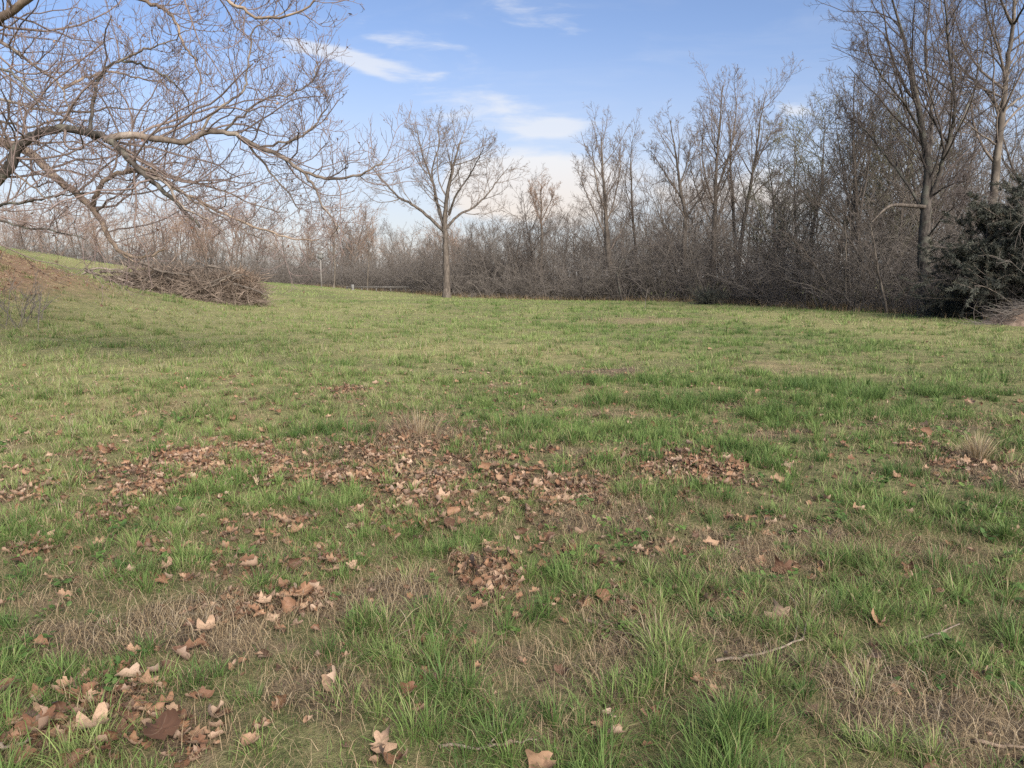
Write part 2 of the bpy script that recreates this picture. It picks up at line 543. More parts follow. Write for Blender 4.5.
def blades(x, y, L, lean, az, w, segs, dry, rnd):
    n = len(x)
    z = terrain(x, y) - 0.012
    d = np.column_stack([np.cos(az), np.sin(az)])
    tw = az + math.pi / 2 + rng.normal(size=n) * 0.7
    wd = np.column_stack([np.cos(tw), np.sin(tw)])
    rows = []
    for k in range(segs + 1):
        s = k / segs
        hor = L * lean * s ** 1.8
        ver = L * s * np.sqrt(np.clip(1 - (lean * s * 0.85) ** 2, 0.08, 1))
        c = np.column_stack([x + d[:, 0] * hor, y + d[:, 1] * hor, z + ver])
        if k < segs:
            ww = (w * (1 - 0.55 * s) * 0.5)[:, None]
            o = np.column_stack([wd * ww, np.zeros(n)])
            rows.append(c - o); rows.append(c + o)
        else:
            rows.append(c)
    nv = 2 * segs + 1
    V = np.stack(rows, 1)          # n, nv, 3
    i0 = (np.arange(n) * nv)[:, None]
    quads = []
    for k in range(segs - 1):
        quads.append(i0 + np.array([[2 * k, 2 * k + 1, 2 * k + 3, 2 * k + 2]]))
    tri = i0 + np.array([[2 * segs - 2, 2 * segs - 1, 2 * segs]])
    F4 = np.concatenate(quads) if quads else np.zeros((0, 4), int)
    hs = np.tile(np.repeat(np.linspace(0, 1, segs + 1), 2)[:nv], n)
    return V.reshape(-1, 3), F4, tri, np.repeat(dry, nv), np.repeat(rnd, nv), hs


class Blades:
    def __init__(s): s.V, s.q, s.t, s.d, s.r, s.h, s.n = [], [], [], [], [], [], 0
    def add(s, *a):
        V, q, t, d, r, h = blades(*a)
        s.V.append(V); s.q.append(q + s.n); s.t.append(t + s.n); s.d.append(d); s.r.append(r); s.h.append(h); s.n += len(V)
    def mesh(s, name):
        fl = [f for f in (np.concatenate(s.q), np.concatenate(s.t)) if len(f)]
        return mesh_np(name, np.concatenate(s.V), fl, {'dry': np.concatenate(s.d), 'rnd': np.concatenate(s.r), 'hgt': np.concatenate(s.h)})


def grass_mat():
    m, nt = new_mat('grass'); g = G(nt)
    rnd = g.attr('rnd'); dry = g.attr('dry'); hgt = g.attr('hgt')
    gr = g.ramp(rnd, [(0, (.046, .092, .024)), (.35, (.082, .145, .036)), (.7, (.138, .205, .058)), (1, (.205, .25, .088))])
    st = g.ramp(rnd, [(0, (.13, .092, .055)), (.4, (.24, .18, .105)), (.75, (.35, .28, .18)), (1, (.28, .24, .185))])
    tipc = g.mix(g.m('MULTIPLY', g.step(hgt, .75, 1.0), .35), gr, (.24, .21, .10))
    col = g.mix(dry, tipc, st)
    bs = g.n('ShaderNodeBsdfPrincipled', {'Base Color': col, 'Roughness': 0.6})
    bs.inputs['Specular IOR Level'].default_value = 0.25
    tr = g.n('ShaderNodeBsdfTranslucent', {'Color': col})
    mx = g.n('ShaderNodeMixShader', {0: .3, 1: bs.outputs[0], 2: tr.outputs[0]})
    g.n('ShaderNodeOutputMaterial', {0: mx.outputs[0]})
    return m


M_GRASS = grass_mat()


def grow_grass():
    rg = np.random.default_rng(11)

    def dryness(x, y, n):
        f = 0.045 + 0.34 * tan_mask(x, y) + 0.45 * bare_mask(x, y) + 0.8 * bank_mask(x, y) - 0.12 * lush_mask(x, y) + 0.25 * (fbm(x, y, 2.2, 91) - .5)
        return (rg.uniform(size=n) < f) * rg.uniform(.6, 1, n) + (rg.uniform(size=n) < .25) * .14

    def keepers(x, y, n, floor=0.035):
        k = (1 - 0.96 * leaf_mask(x, y)) * (1 - 0.86 * bare_mask(x, y))
        k *= 0.14 + 1.06 * sstep(.40, .58, fbm(x + 9, y, .5, 33))
        k = np.maximum(k, floor)
        return rg.uniform(size=n) < k

    def tufts(B, r0, r1, dens, per, rad, hmean, w, segs, seed_h):
        cx, cy = scatter(r0, r1, dens, rg)
        m = keepers(cx, cy, len(cx), 0.07); cx, cy = cx[m], cy[m]
        n = len(cx)
        hs = hmean * (0.45 + 0.9 * fbm(cx, cy, 1.1, seed_h)) * rg.uniform(.6, 1.3, n) * (1 + .45 * lush_mask(cx, cy))
        cnt = rg.poisson(per, n) + 4
        i = np.repeat(np.arange(n), cnt); N = len(i)
        q = np.abs(rg.normal(size=N)) ; a = rg.uniform(0, 2 * math.pi, N)
        rd = rad * rg.uniform(.6, 1.4, n)[i]
        x = cx[i] + np.cos(a) * q * rd; y = cy[i] + np.sin(a) * q * rd
        az = a + rg.normal(size=N) * .7
        lean = np.clip(.35 + .42 * q + rg.normal(size=N) * .25, .05, 1.12)
        L = hs[i] * rg.uniform(.55, 1.25, N)
        tint = np.clip(.45 + .9 * (fbm(cx, cy, 1.6, 51) - .5) + .2 * rg.normal(size=n) - .22 * lush_mask(cx, cy) + .25 * tan_mask(cx, cy), 0, 1)
        B.add(x, y, L, lean, az, w * rg.uniform(.7, 1.3, N), segs, dryness(x, y, N), np.clip(tint[i] + .16 * rg.normal(size=N), 0, 1))

    def lawn(B, r0, r1, dens, hmean, w, segs, hvar=.5, half=.8, fl=.035):
        x, y = scatter(r0, r1, dens, rg, half)
        m = keepers(x, y, len(x), fl); x, y = x[m], y[m]; N = len(x)
        L = hmean * rg.uniform(1 - hvar, 1 + hvar, N) * (.6 + .8 * fbm(x, y, 1.5, 13)) * (1 + .5 * lush_mask(x, y)) * (1 - .35 * tan_mask(x, y)) * (1 - .45 * bare_mask(x, y))
        tint = np.clip(.5 + .28 * sstep(7, 22, np.hypot(x, y)) + 1.1 * (fbm(x, y, 3.2, 53) - .5) + .2 * rg.normal(size=N) - .2 * lush_mask(x, y) + .3 * tan_mask(x, y), 0, 1)
        B.add(x, y, L, np.clip(.45 + rg.normal(size=N) * .3, 0, 1.1), rg.uniform(0, 2 * math.pi, N), w * rg.uniform(.7, 1.3, N), segs, dryness(x, y, N), tint)

    B = Blades()
    tufts(B, 1.7, 5.6, 80, 66, .052, .118, .0037, 3, 7)
    lawn(B, 1.7, 5.6, 3300, .05, .0032, 2)
    lawn(B, 1.7, 5.6, 4200, .024, .003, 1, .6, fl=.45)
    tufts(B, 5.5, 12.5, 40, 48, .055, .135, .0055, 2, 7)
    lawn(B, 5.5, 12.5, 1100, .065, .006, 2)
    tufts(B, 12.4, 26, 12, 30, .09, .17, .011, 1, 7)
    tufts(B, 26, 46, 2.2, 26, .16, .20, .02, 1, 19)
    lawn(B, 12.4, 26, 380, .06, .011, 1)
    lawn(B, 26, 48, 130, .065, .02, 1)
    lawn(B, 48, 90, 40, .10, .035, 1, half=.72)
    o = link('grass', B.mesh('grass'), M_GRASS); tag(o, kind='stuff')

    # dead stalks and thatch lying flat
    D = Blades()
    for (r0, r1, dens, w, n) in ((1.7, 5.6, 8500, .0024, 2), (5.5, 11, 1900, .004, 2), (11, 18, 260, .008, 1)):
        x, y = scatter(r0, r1, dens, rg)
        k = .22 + .5 * bare_mask(x, y) + .25 * leaf_mask(x, y)
        m = rg.uniform(size=len(x)) < k; x, y = x[m], y[m]; N = len(x)
        D.add(x, y, rg.uniform(.04, .15, N), rg.uniform(.85, 1.12, N), rg.uniform(0, 2 * math.pi, N) , np.full(N, w) * rg.uniform(.6, 1.3, N), n, np.ones(N), np.clip(rg.uniform(-.15, .75, N) + .3 * bare_mask(x, y), 0, 1))
    o = link('dead_grass', D.mesh('dead_grass'), M_GRASS); tag(o, kind='stuff')


def ground_cover():
    """low broad-leaved weeds between the grass"""
    rg = np.random.default_rng(52)
    cx, cy = scatter(1.8, 9.5, 26, rg)
    m = rg.uniform(size=len(cx)) < sstep(.5, .68, fbm(cx + 50, cy, 1.1, 88, 2)) * .9 + .06
    cx, cy = cx[m], cy[m]
    dx, dy = scatter(9, 16, 30, rg)
    pt = make_patches([(775, 402, 70, 9, 1.0)])
    m = rg.uniform(size=len(dx)) < mask(pt, dx, dy)
    cx = np.concatenate([cx, dx[m]]); cy = np.concatenate([cy, dy[m]])
    n = len(cx); per = 11
    i = np.repeat(np.arange(n), per); N = len(i)
    a = rg.uniform(0, 6.283, N); q = rg.uniform(.008, .055, N)
    x = cx[i] + np.cos(a) * q; y = cy[i] + np.sin(a) * q
    z = terrain(x, y) + rg.uniform(.008, .05, N)
    sz = rg.uniform(.008, .020, n)[i] * rg.uniform(.7, 1.3, N)
    ang = np.linspace(0, 2 * math.pi, 6, endpoint=False)
    tl = rg.normal(size=(N, 2)) * .35
    ex = np.cos(ang)[None] * sz[:, None]; ey = np.sin(ang)[None] * sz[:, None] * .75
    ca, sa = np.cos(a)[:, None], np.sin(a)[:, None]
    V = np.stack([x[:, None] + ex * ca - ey * sa, y[:, None] + ex * sa + ey * ca, z[:, None] + ex * tl[:, :1] + ey * tl[:, 1:]], -1)
    F = (np.arange(N) * 6)[:, None] + np.arange(6)[None]
    t = np.clip(.22 + .25 * rg.normal(size=n), 0, .7)
    me = mesh_np('ground_cover', V.reshape(-1, 3), [F], {'dry': np.zeros(N * 6), 'rnd': np.repeat(t[i], 6), 'hgt': np.zeros(N * 6)})
    o = link('ground_cover', me, M_GRASS); tag(o, kind='stuff')


# ------------------------------------------------------------------ FALLEN LEAVES
def leaf_mat():
    m, nt = new_mat('dry_leaf'); g = G(nt)
    t = g.attr('tint'); vein = g.attr('vein')
    tc = g.n('ShaderNodeTexCoord').outputs['Object']
    n = g.noise(tc, 40, 3)
    back = g.n('ShaderNodeNewGeometry').outputs['Backfacing']
    c = g.ramp(t, [(0, (.04, .024, .017)), (.25, (.115, .056, .032)), (.5, (.195, .108, .062)), (.75, (.27, .175, .112)), (1, (.37, .29, .225))])
    c = g.mix(g.m('MULTIPLY', g.step(n, .45, .7), .45), c, (.06, .038, .027))
    c = g.mix(g.m('MULTIPLY', back, .45), c, (.27, .21, .165))
    c = g.mix(g.m('MULTIPLY', g.step(vein, .55, .9), .3), c, (.25, .185, .13))
    bs = g.n('ShaderNodeBsdfPrincipled', {'Base Color': c, 'Roughness': .65})
    bs.inputs['Specular IOR Level'].default_value = .3
    tr = g.n('ShaderNodeBsdfTranslucent', {'Color': c})
    mx = g.n('ShaderNodeMixShader', {0: .15, 1: bs.outputs[0], 2: tr.outputs[0]})
    g.n('ShaderNodeOutputMaterial', {0: mx.outputs[0]})
    return m


M_LEAF = leaf_mat()


def leaf_shape(seed, curl=1.0):
    """a dried lobed leaf about 1 across, lying in xy, curled and crumpled"""
    rg = np.random.default_rng(seed)
    NA, NR = 32, 5
    a = np.linspace(0, 2 * math.pi, NA, endpoint=False)
    lob = np.zeros(NA)
    for c, wd, h in ((0, .34, .58), (1.05, .33, .50), (-1.05, .33, .50), (2.05, .34, .40), (-2.05, .34, .40)):
        h *= rg.uniform(.6, 1.12); c += rg.normal() * .15
        dd = np.abs((a - c + math.pi) % (2 * math.pi) - math.pi)
        lob = np.maximum(lob, h * np.exp(-(dd / wd) ** 2 * .42))
    rad = np.maximum(lob, .37) * (1 + .07 * rg.normal(size=NA)) * (1 - .35 * (rg.uniform(size=NA) < .10))
    rad[np.abs(np.abs(a - math.pi)) < .25] *= .6
    V = [[0, 0, 0]]; vein = [1.0]
    for k in range(1, NR + 1):
        s = k / NR
        for j in range(NA):
            V.append([rad[j] * s * math.cos(a[j]), rad[j] * s * math.sin(a[j]), 0])
            vein.append(float(lob[j] > .36) * (1 - .3 * s) if (j % 2 == 0) else 0.0)
    V = np.array(V)
    # crumple: folds along a few directions, then a roll
    z = np.zeros(len(V))
    for q in range(3):
        an = rg.uniform(0, math.pi); fr = rg.uniform(4, 9)
        z += .06 * np.sin((V[:, 0] * math.cos(an) + V[:, 1] * math.sin(an)) * fr + rg.uniform(0, 6)) * (.4 + np.hypot(V[:, 0], V[:, 1]))
    z += .014 * np.sin(V[:, 0] * 31 + rg.uniform(0, 6)) * np.sin(V[:, 1] * 27 + rg.uniform(0, 6))
    z += .22 * np.abs(V[:, 1]) * rg.uniform(-.2, 1)
    V[:, 2] = z
    an = rg.uniform(0, math.pi); c, s = math.cos(an), math.sin(an)
    u = V[:, 0] * c + V[:, 1] * s; v = -V[:, 0] * s + V[:, 1] * c
    K = rg.uniform(1.6, 5.6) * curl
    th = u * K * (.65 + .8 * np.abs(u))
    r_ = 1 / K
    u2 = (r_ - V[:, 2]) * np.sin(th); z2 = r_ - (r_ - V[:, 2]) * np.cos(th)
    V = np.column_stack([u2 * c - v * s, u2 * s + v * c, z2])
    V[:, 2] -= V[:, 2].min()
    tri = np.array([[0, 1 + j, 1 + (j + 1) % NA] for j in range(NA)])
    quad = []
    for k in range(NR - 1):
        for j in range(NA):
            b = 1 + k * NA; jn = (j + 1) % NA
            quad.append([b + j, b + NA + j, b + NA + jn, b + jn])
    return V, tri, np.array(quad), np.array(vein)


LEAF_SHAPES = [leaf_shape(300 + i) for i in range(14)]


def rot_mats(yaw, tiltx, tilty):
    cy, sy = np.cos(yaw), np.sin(yaw); cx, sx = np.cos(tiltx), np.sin(tiltx); ct, st = np.cos(tilty), np.sin(tilty)
    n = len(yaw); Z = np.zeros(n); O = np.ones(n)
    Rz = np.stack([np.stack([cy, -sy, Z], -1), np.stack([sy, cy, Z], -1), np.stack([Z, Z, O], -1)], 1)
    Rx = np.stack([np.stack([O, Z, Z], -1), np.stack([Z, cx, -sx], -1), np.stack([Z, sx, cx], -1)], 1)
    Ry = np.stack([np.stack([ct, Z, st], -1), np.stack([Z, O, Z], -1), np.stack([-st, Z, ct], -1)], 1)
    return Rz @ Rx @ Ry


def leaf_mesh_variants():
    out = []
    k = 0
    for i, (V, t, q, ve) in enumerate(LEAF_SHAPES):
        for tint in ((.12, .4), (.3, .5, .7), (.2, .6, .8))[i % 3]:
            st = V.copy()
            me = mesh_np('leaf', st, [t, q], {'tint': np.full(len(V), tint), 'vein': ve}, True)
            me.materials.append(M_LEAF)
            out.append((me, tint))
    return out


def fallen_leaves():
    rg = np.random.default_rng(23)
    variants = leaf_mesh_variants()
    # the leaves one can point to
    named = [
        (781, 622, .105, .95, 'pale pinkish leaf standing on edge, right of centre in the grass', (1.15, .1)),
        (616, 745, .075, .95, 'small cream curled leaf at the bottom, alone in green grass', (.5, .2)),
        (727, 664, .06, .75, 'light orange leaf at the thick end of the pale bent stick', (.5, .3)),
        (712, 606, .10, .55, 'orange-brown flat leaf in straw between two green tufts', (.3, .1)),
        (382, 754, .09, .75, 'tan leaf pair-lobed at the bottom edge left of centre', (.5, .1)),
        (92, 738, .125, .9, 'large pale whitish leaf in the lower left leaf drift', (-.25, .15)),
        (38, 735, .15, .35, 'large brown leaf lying in the lower left corner drift', (.2, .0)),
        (212, 728, .11, .8, 'tan upright leaf at the right edge of the lower left drift', (.8, .2)),
        (165, 742, .13, .1, 'dark brown curled leaf right of the large pale one', (.4, -.2)),
        (306, 597, .11, .5, 'brown rolled leaf lying on straw left of the centre', (.3, .1)),
        (264, 609, .07, .95, 'small whitish grey leaf beside the brown rolled leaf', (.2, .1)),
        (298, 506, .13, .8, 'tan leaf standing upright in grass below the big left drift', (1.2, .1)),
        (477, 576, .16, .1, 'dark brown leaf arched over straw in the middle foreground', (.5, .2)),
        (335, 688, .11, .78, 'tan leaf standing in grass in the lower middle left', (1.0, .3)),
        (860, 516, .10, .7, 'lone tan leaf in green grass below the straw tuft', (.3, .1)),
        (925, 437, .12, .35, 'lone brown leaf in green grass left of the straw tuft', (.6, .1)),
        (970, 405, .10, .8, 'small pale leaf far out in the green grass on the right', (.4, .1)),
    ]
    for px, py, sz, tint, lab, (tx, ty) in named:
        p = ground_pt(px, py)
        me = min(((abs(t - tint) + .05 * rg.uniform(), i) for i, (m_, t) in enumerate(variants)))[1]
        o = bpy.data.objects.new('fallen_leaf', variants[me][0]); COL.objects.link(o)
        o.location = (p[0], p[1], float(terrain(p[0], p[1])) + .035)
        s = sz * 1.3
        o.scale = (s, s, s)
        o.rotation_euler = (tx, ty, rg.uniform(0, 6.28))
        tag(o, lab, 'leaf')
    # candidates in the drifts
    xs, ys = scatter(1.9, 12.5, 900, rg)
    k = leaf_mask(xs, ys)
    thr = np.clip(k, 0, 1) ** 1.3 * .46 + .0055
    m = rg.uniform(size=len(xs)) < thr
    xs, ys = xs[m], ys[m]
    d = np.hypot(xs, ys)
    o_ = np.argsort(d); xs, ys, d = xs[o_], ys[o_], d[o_]
    inframe = np.abs(xs / ys) < .70
    places = [  # px, py, radius px, phrase
        (95, 725, 110, 'in the lower left leaf drift'), (485, 585, 70, 'in the small drift in the middle foreground'), (300, 590, 90, 'on the straw left of the centre'),
        (170, 485, 140, 'in the big drift on the left'), (470, 485, 150, 'in the long drift in the centre'), (690, 465, 80, 'in the narrow drift right of the centre')]
    cen = [(ground_pt(a, b), c) for a, b, c, ph in places]
    shades = ['dark brown', 'russet brown', 'tan', 'pale beige']
    n_ind = 270
    sizes = rg.uniform(.055, .14, len(xs)) * np.where(rg.uniform(size=len(xs)) < .3, .65, 1)
    used = np.zeros(len(xs), bool); cnt = 0
    # biggest in the picture first
    for i in np.argsort(-(sizes / d) * inframe):
        if cnt >= n_ind: break
        if not inframe[i]: continue
        x, y = xs[i], ys[i]
        # pixel of the spot
        q = np.array([x, y, 0]) - np.array([0, 0, CAMZ])
        fwd = q[1] * math.cos(PITCH) - q[2] * math.sin(PITCH); upc = q[1] * math.sin(PITCH) + q[2] * math.cos(PITCH)
        px = 512 + FPX * q[0] / fwd; py = 384 - FPX * upc / fwd
        if py > 775: continue
        ph = None
        for (a, b, c, phr) in places:
            if math.hypot(px - a, (py - b) * 1.8) < c: ph = phr; break
        if ph is None: ph = 'lying alone between grass tufts'
        v = rg.integers(len(variants)); me, tint = variants[v]
        sh = shades[0] if tint < .2 else shades[1] if tint < .45 else shades[2] if tint < .8 else shades[3]
        o = bpy.data.objects.new('fallen_leaf', me); COL.objects.link(o)
        s = sizes[i]
        o.location = (x, y, float(terrain(x, y)) + .006 + .03 * rg.uniform())
        o.scale = (s, s, s); o.rotation_euler = (rg.normal() * .4, rg.normal() * .4, rg.uniform(0, 6.28))
        lab = f'{sh} curled dry leaf {ph}'
        tag(o, lab, 'leaf', f'{sh} leaves {ph}')
        used[i] = True; cnt += 1
    # all the other ones: litter
    rest = np.where(~used)[0]
    V, T, Q, TI, VE, base = [], [], [], [], [], 0
    ex, ey = scatter(12, 34, 3, rg)          # a thin sprinkling further out, dense on the bank
    kk = .05 + leaf_mask(ex, ey) + .0 * ex
    mm = rg.uniform(size=len(ex)) < kk
    ex, ey = ex[mm], ey[mm]
    bx = rg.normal(size=2600) * 4.4 - 19; by = rg.normal(size=2600) * 5 + 24
    mm = bank_mask(bx, by) > .25 + rg.uniform(size=len(bx)) * .9
    # a great many scraps filling the drifts
    sx, sy = scatter(1.9, 13, 1500, rg)
    ms = rg.uniform(size=len(sx)) < leaf_mask(sx, sy) ** 1.3 * .72 + .012
    allx = np.concatenate([xs[rest], ex, bx[mm], sx[ms]]); ally = np.concatenate([ys[rest], ey, by[mm], sy[ms]])
    ssz = np.concatenate([sizes[rest], rg.uniform(.08, .14, len(ex)), rg.uniform(.10, .18, mm.sum()), rg.uniform(.035, .095, ms.sum())])
    shp = rg.integers(0, len(LEAF_SHAPES), len(allx))
    Rm = rot_mats(rg.uniform(0, 6.28, len(allx)), rg.normal(size=len(allx)) * .32, rg.normal(size=len(allx)) * .32)
    zz = terrain(allx, ally) + rg.uniform(-.004, .028, len(allx))
    tint = np.clip(rg.beta(1.5, 2.3, len(allx)), 0, 1)
    for s in range(len(LEAF_SHAPES)):
        sv, t, q, ve = LEAF_SHAPES[s]
        i = np.where(shp == s)[0]
        if not len(i): continue
        P = np.einsum('nij,vj->nvi', Rm[i], sv) * ssz[i][:, None, None]
        P += np.column_stack([allx[i], ally[i], zz[i]])[:, None, :]
        off = base + np.arange(len(i))[:, None, None] * len(sv)
        V.append(P.reshape(-1, 3)); T.append((off + t[None]).reshape(-1, 3)); Q.append((off + q[None]).reshape(-1, 4))
        TI.append(np.repeat(tint[i], len(sv))); VE.append(np.tile(ve, len(i)))
        base += len(i) * len(sv)
    me = mesh_np('leaf_litter', np.concatenate(V), [np.concatenate(T), np.concatenate(Q)], {'tint': np.concatenate(TI), 'vein': np.concatenate(VE)}, True)
    o = link('leaf_litter', me, M_LEAF); tag(o, kind='stuff')


# ------------------------------------------------------------------ STICKS AND TUFTS IN THE FOREGROUND
def sticks():
    rg = np.random.default_rng(5)
    M_ST = bark('stick_pale', (.12, .098, .078), (.24, .20, .162), 20, .3)
    M_SD = bark('stick_brown', (.08, .06, .045), (.17, .13, .10), 20, .3)
    lst = [
        ('pale bent stick lying across the grass right of centre', [(716, 664), (745, 660), (775, 652), (802, 642)], .0075, M_ST, [[(802, 642), (812, 618), (826, 600)], [(790, 646), (798, 622), (792, 605)]]),
        ('forked pale stick on straw at the right', [(905, 648), (930, 638), (958, 627)], .006, M_ST, [[(930, 638), (950, 642)]]),
        ('brown twig lying in straw left of the pale bent stick', [(585, 625), (620, 636), (655, 642), (680, 655)], .008, M_SD, []),
        ('pale twig at the left edge of the bottom grass', [(0, 752), (15, 750), (30, 745)], .008, M_ST, []),
        ('grey twig at the bottom edge left of centre', [(440, 752), (490, 750), (538, 742)], .006, M_ST, [[(490, 750), (505, 742)]]),
        ('dark brown stick in the lower right corner', [(975, 745), (1005, 750), (1030, 752)], .008, M_SD, []),
        ('thin pale stalk lying in green grass at the right edge', [(965, 512), (990, 513), (1018, 520)], .006, M_ST, [[(990, 513), (1003, 503)]]),
    ]
    for lab, pts, r, m, subs in lst:
        def gp(p):
            q = ground_pt(*p); return np.array([q[0], q[1], float(terrain(q[0], q[1])) + .018])
        P = np.array([gp(p) for p in pts])
        base = P[0].copy(); base[2] -= .018
        P, R = resample(P, np.linspace(r, r * .55, len(P)), 12)
        P[:, :] += rg.normal(size=P.shape) * .004
        root = empty('stick', base)
        tag(root, lab, 'stick')
        link('stem', tube_mesh('stem', [(P[None], R[None], 7)], base), m, root)
        for sb in subs:
            Q = np.array([gp(p) for p in sb]); Q[-1, 2] += .03
            Q[0] = P[np.argmin(((P - Q[0]) ** 2).sum(1))]
            Q, R2 = resample(Q, np.linspace(r * .6, r * .3, len(Q)), 9)
            Q[1:] += rg.normal(size=(8, 3)) * .004
            link('side_twig', tube_mesh('side_twig', [(Q[None], R2[None], 6)], base), m, root)

    # tussocks of standing straw
    def straw_tuft(px, py, n, h, rad, lab, name='straw_tuft', leanx=0.0, w=.006):
        p = ground_pt(px, py)
        B = Blades()
        a = rg.uniform(0, 6.28, n); q = np.abs(rg.normal(size=n))
        B.add(p[0] + np.cos(a) * q * rad, p[1] + np.sin(a) * q * rad, h * rg.uniform(.5, 1.2, n), np.clip(.3 + .3 * q, 0, 1.1), a + leanx * rg.uniform(0, 1, n), np.full(n, w), 3, np.ones(n), rg.uniform(.2, 1, n))
        me = B.mesh(name)
        V = np.empty(len(me.vertices) * 3, np.float32); me.vertices.foreach_get('co', V)
        V = V.reshape(-1, 3) - np.array([p[0], p[1], p[2]], np.float32); me.vertices.foreach_set('co', V.ravel())
        o = link(name, me, M_GRASS, loc=(p[0], p[1], p[2]))
        tag(o, lab, 'dry tuft')
    straw_tuft(978, 460, 260, .26, .07, 'pale dry straw tuft standing in grass near the right edge')
    straw_tuft(420, 436, 140, .30, .16, 'brown dry weed clump at the top of the centre leaf drift', 'dry_weed', w=.005)
    M_WD = bark('weed_brown', (.075, .05, .035), (.14, .098, .068), 20, 0)
    # dry branching weed stalks beside it
    p = ground_pt(425, 440)
    P0 = np.column_stack([p[0] + rg.normal(size=26) * .22, p[1] + rg.normal(size=26) * .2, np.full(26, p[2])])
    P1, R1 = grow(P0, np.column_stack([rg.normal(size=(26, 2)) * .5, np.ones(26)]), rg.uniform(.2, .42, 26), .003, 6, rg, .12, 0, .5)
    P2, R2 = spawn(P1, R1, 6, .3, .98, .6, .4, rg, 4, .2, .1,   .7, .6, .0018)
    base = np.array([p[0], p[1], p[2]])
    o = link('weed_stalks', tube_mesh('weed_stalks', [(P1, R1, 4), (P2, R2, 3)], base), M_WD, loc=base)
    o.name = 'dead_weed'
    tag(o, 'thin leafless weed stalks rising above the centre leaf drift', 'weed')
    # sapling out in the field
    p = ground_pt(645, 309)
    base = np.array([p[0], p[1], p[2]])
    P1, R1 = grow(base[None], np.array([[.03, 0, 1.0]]), 1.0, .016, 7, rg, .05, 0, .4)
    P2, R2 = spawn(P1, R1, 10, .35, .98, .6, .4, rg, 4, .15, .1, .6, .6, .008)
    o = link('sapling', tube_mesh('sapling', [(P1, R1, 5), (P2, R2, 3)], base), M_BRUSH, loc=base)
    tag(o, 'tiny leafless sapling standing out in the far meadow', 'sapling')


# ------------------------------------------------------------------ UNDERGROWTH along the edge of the woods
EDGE = [(-120, 96), (60, 96), (200, 93), (300, 88), (360, 80), (410, 70), (447, 63), (520, 58.5), (640, 52.5), (740, 45.5), (800, 40.5), (860, 35.5), (925, 32), (1000, 28), (1090, 24)]
EX = np.array([(p - 512) / FPX * d for p, d in EDGE]); EY = np.array([d for p, d in EDGE])
EH = np.array([4.5, 4.8, 4.8, 4.8, 4.6, 4.6, 5.0, 5.8, 6.6, 7.0, 7.0, 6.2, 5.2, 4.6, 4.4])


def edge_at(t):
    s = np.concatenate([[0], np.cumsum(np.hypot(np.diff(EX), np.diff(EY)))])
    q = t * s[-1]
    x = np.interp(q, s, EX); y = np.interp(q, s, EY); h = np.interp(q, s, EH)
    dx = np.interp(q + .5, s, EX) - np.interp(q - .5, s, EX); dy = np.interp(q + .5, s, EY) - np.interp(q - .5, s, EY)
    l = np.maximum(np.hypot(dx, dy), 1e-6)
    return x, y, h, -dy / l, dx / l   # normal pointing away from the camera (to the back)


def undergrowth():
    rg = np.random.default_rng(77)
    n = 4300
    t = rg.uniform(0, 1, n)
    # more of it where it is near
    x, y, h, nx, ny = edge_at(t)
    sgn = np.sign(nx * x + ny * y); nx *= sgn; ny *= sgn
    back = rg.uniform(0, 1, n) ** 1.3 * 13
    x = x + nx * back; y = y + ny * back
    hh = h * (.3 + .85 * rg.uniform(0, 1, n) ** .8 + .35 * (rg.uniform(size=n) < .12)) * (.5 + .5 * np.clip(back / 5, 0, 1)) * (.30 + 1.15 * fbm(x, y, 3.5, 8, 3))
    P0 = np.column_stack([x, y, terrain(x, y) - .05])
    D0 = np.column_stack([rg.normal(size=(n, 2)) * .55, np.ones(n)])
    P1, R1 = grow(P0, D0, hh * 1.2, rg.uniform(.012, .042, n), 9, rg, .13, -.03, .3, wander=.06)
    P2, R2 = spawn(P1, R1, 7, .12, .98, .8, .42, rg, 5, .2, .03, .6, .4, .010, lmin=.5)
    P3, R3 = spawn(P2, R2, 6, .1, .97, .8, .5, rg, 4, .24, .02, .7, .6, .0085, lmin=.35)
    sets = [(P1, R1, 5), (P2, R2, 3), (P3, R3, 3)]
    # low tangle at the foot
    m = 2600
    t = rg.uniform(0, 1, m); x, y, h, nx, ny = edge_at(t)
    sgn = np.sign(nx * x + ny * y); nx *= sgn; ny *= sgn
    back = rg.uniform(-.6, 7, m)
    P0 = np.column_stack([x + nx * back, y + ny * back, np.zeros(m)]); P0[:, 2] = terrain(P0[:, 0], P0[:, 1])
    P4, R4 = grow(P0, np.column_stack([rg.normal(size=(m, 2)), rg.uniform(.3, 1, m)]), rg.uniform(.6, 2.0, m), .012, 6, rg, .2, -.06, .5)
    P5, R5 = spawn(P4, R4, 6, .1, .95, .8, .5, rg, 4, .25, .02, .8, .6, .009)
    sets += [(P4, R4, 3), (P5, R5, 3)]
    o = link('undergrowth', tube_mesh('undergrowth', sets, smooth=False), M_BRUSH); tag(o, kind='stuff')
    # dry grass fringe along the foot
    m = 16000
    t = rg.uniform(0, 1, m); x, y, h, nx, ny = edge_at(t)
    sgn = np.sign(nx * x + ny * y); nx *= sgn; ny *= sgn
    back = rg.normal(size=m) * .9 + .5
    B = Blades()
    B.add(x + nx * back, y + ny * back, rg.uniform(.15, .55, m), rg.uniform(.1, .8, m), rg.uniform(0, 6.28, m), rg.uniform(.015, .035, m), 1, np.ones(m), rg.uniform(0, .55, m))
    o = link('rough_grass', B.mesh('rough_grass'), M_GRASS); tag(o, kind='stuff')


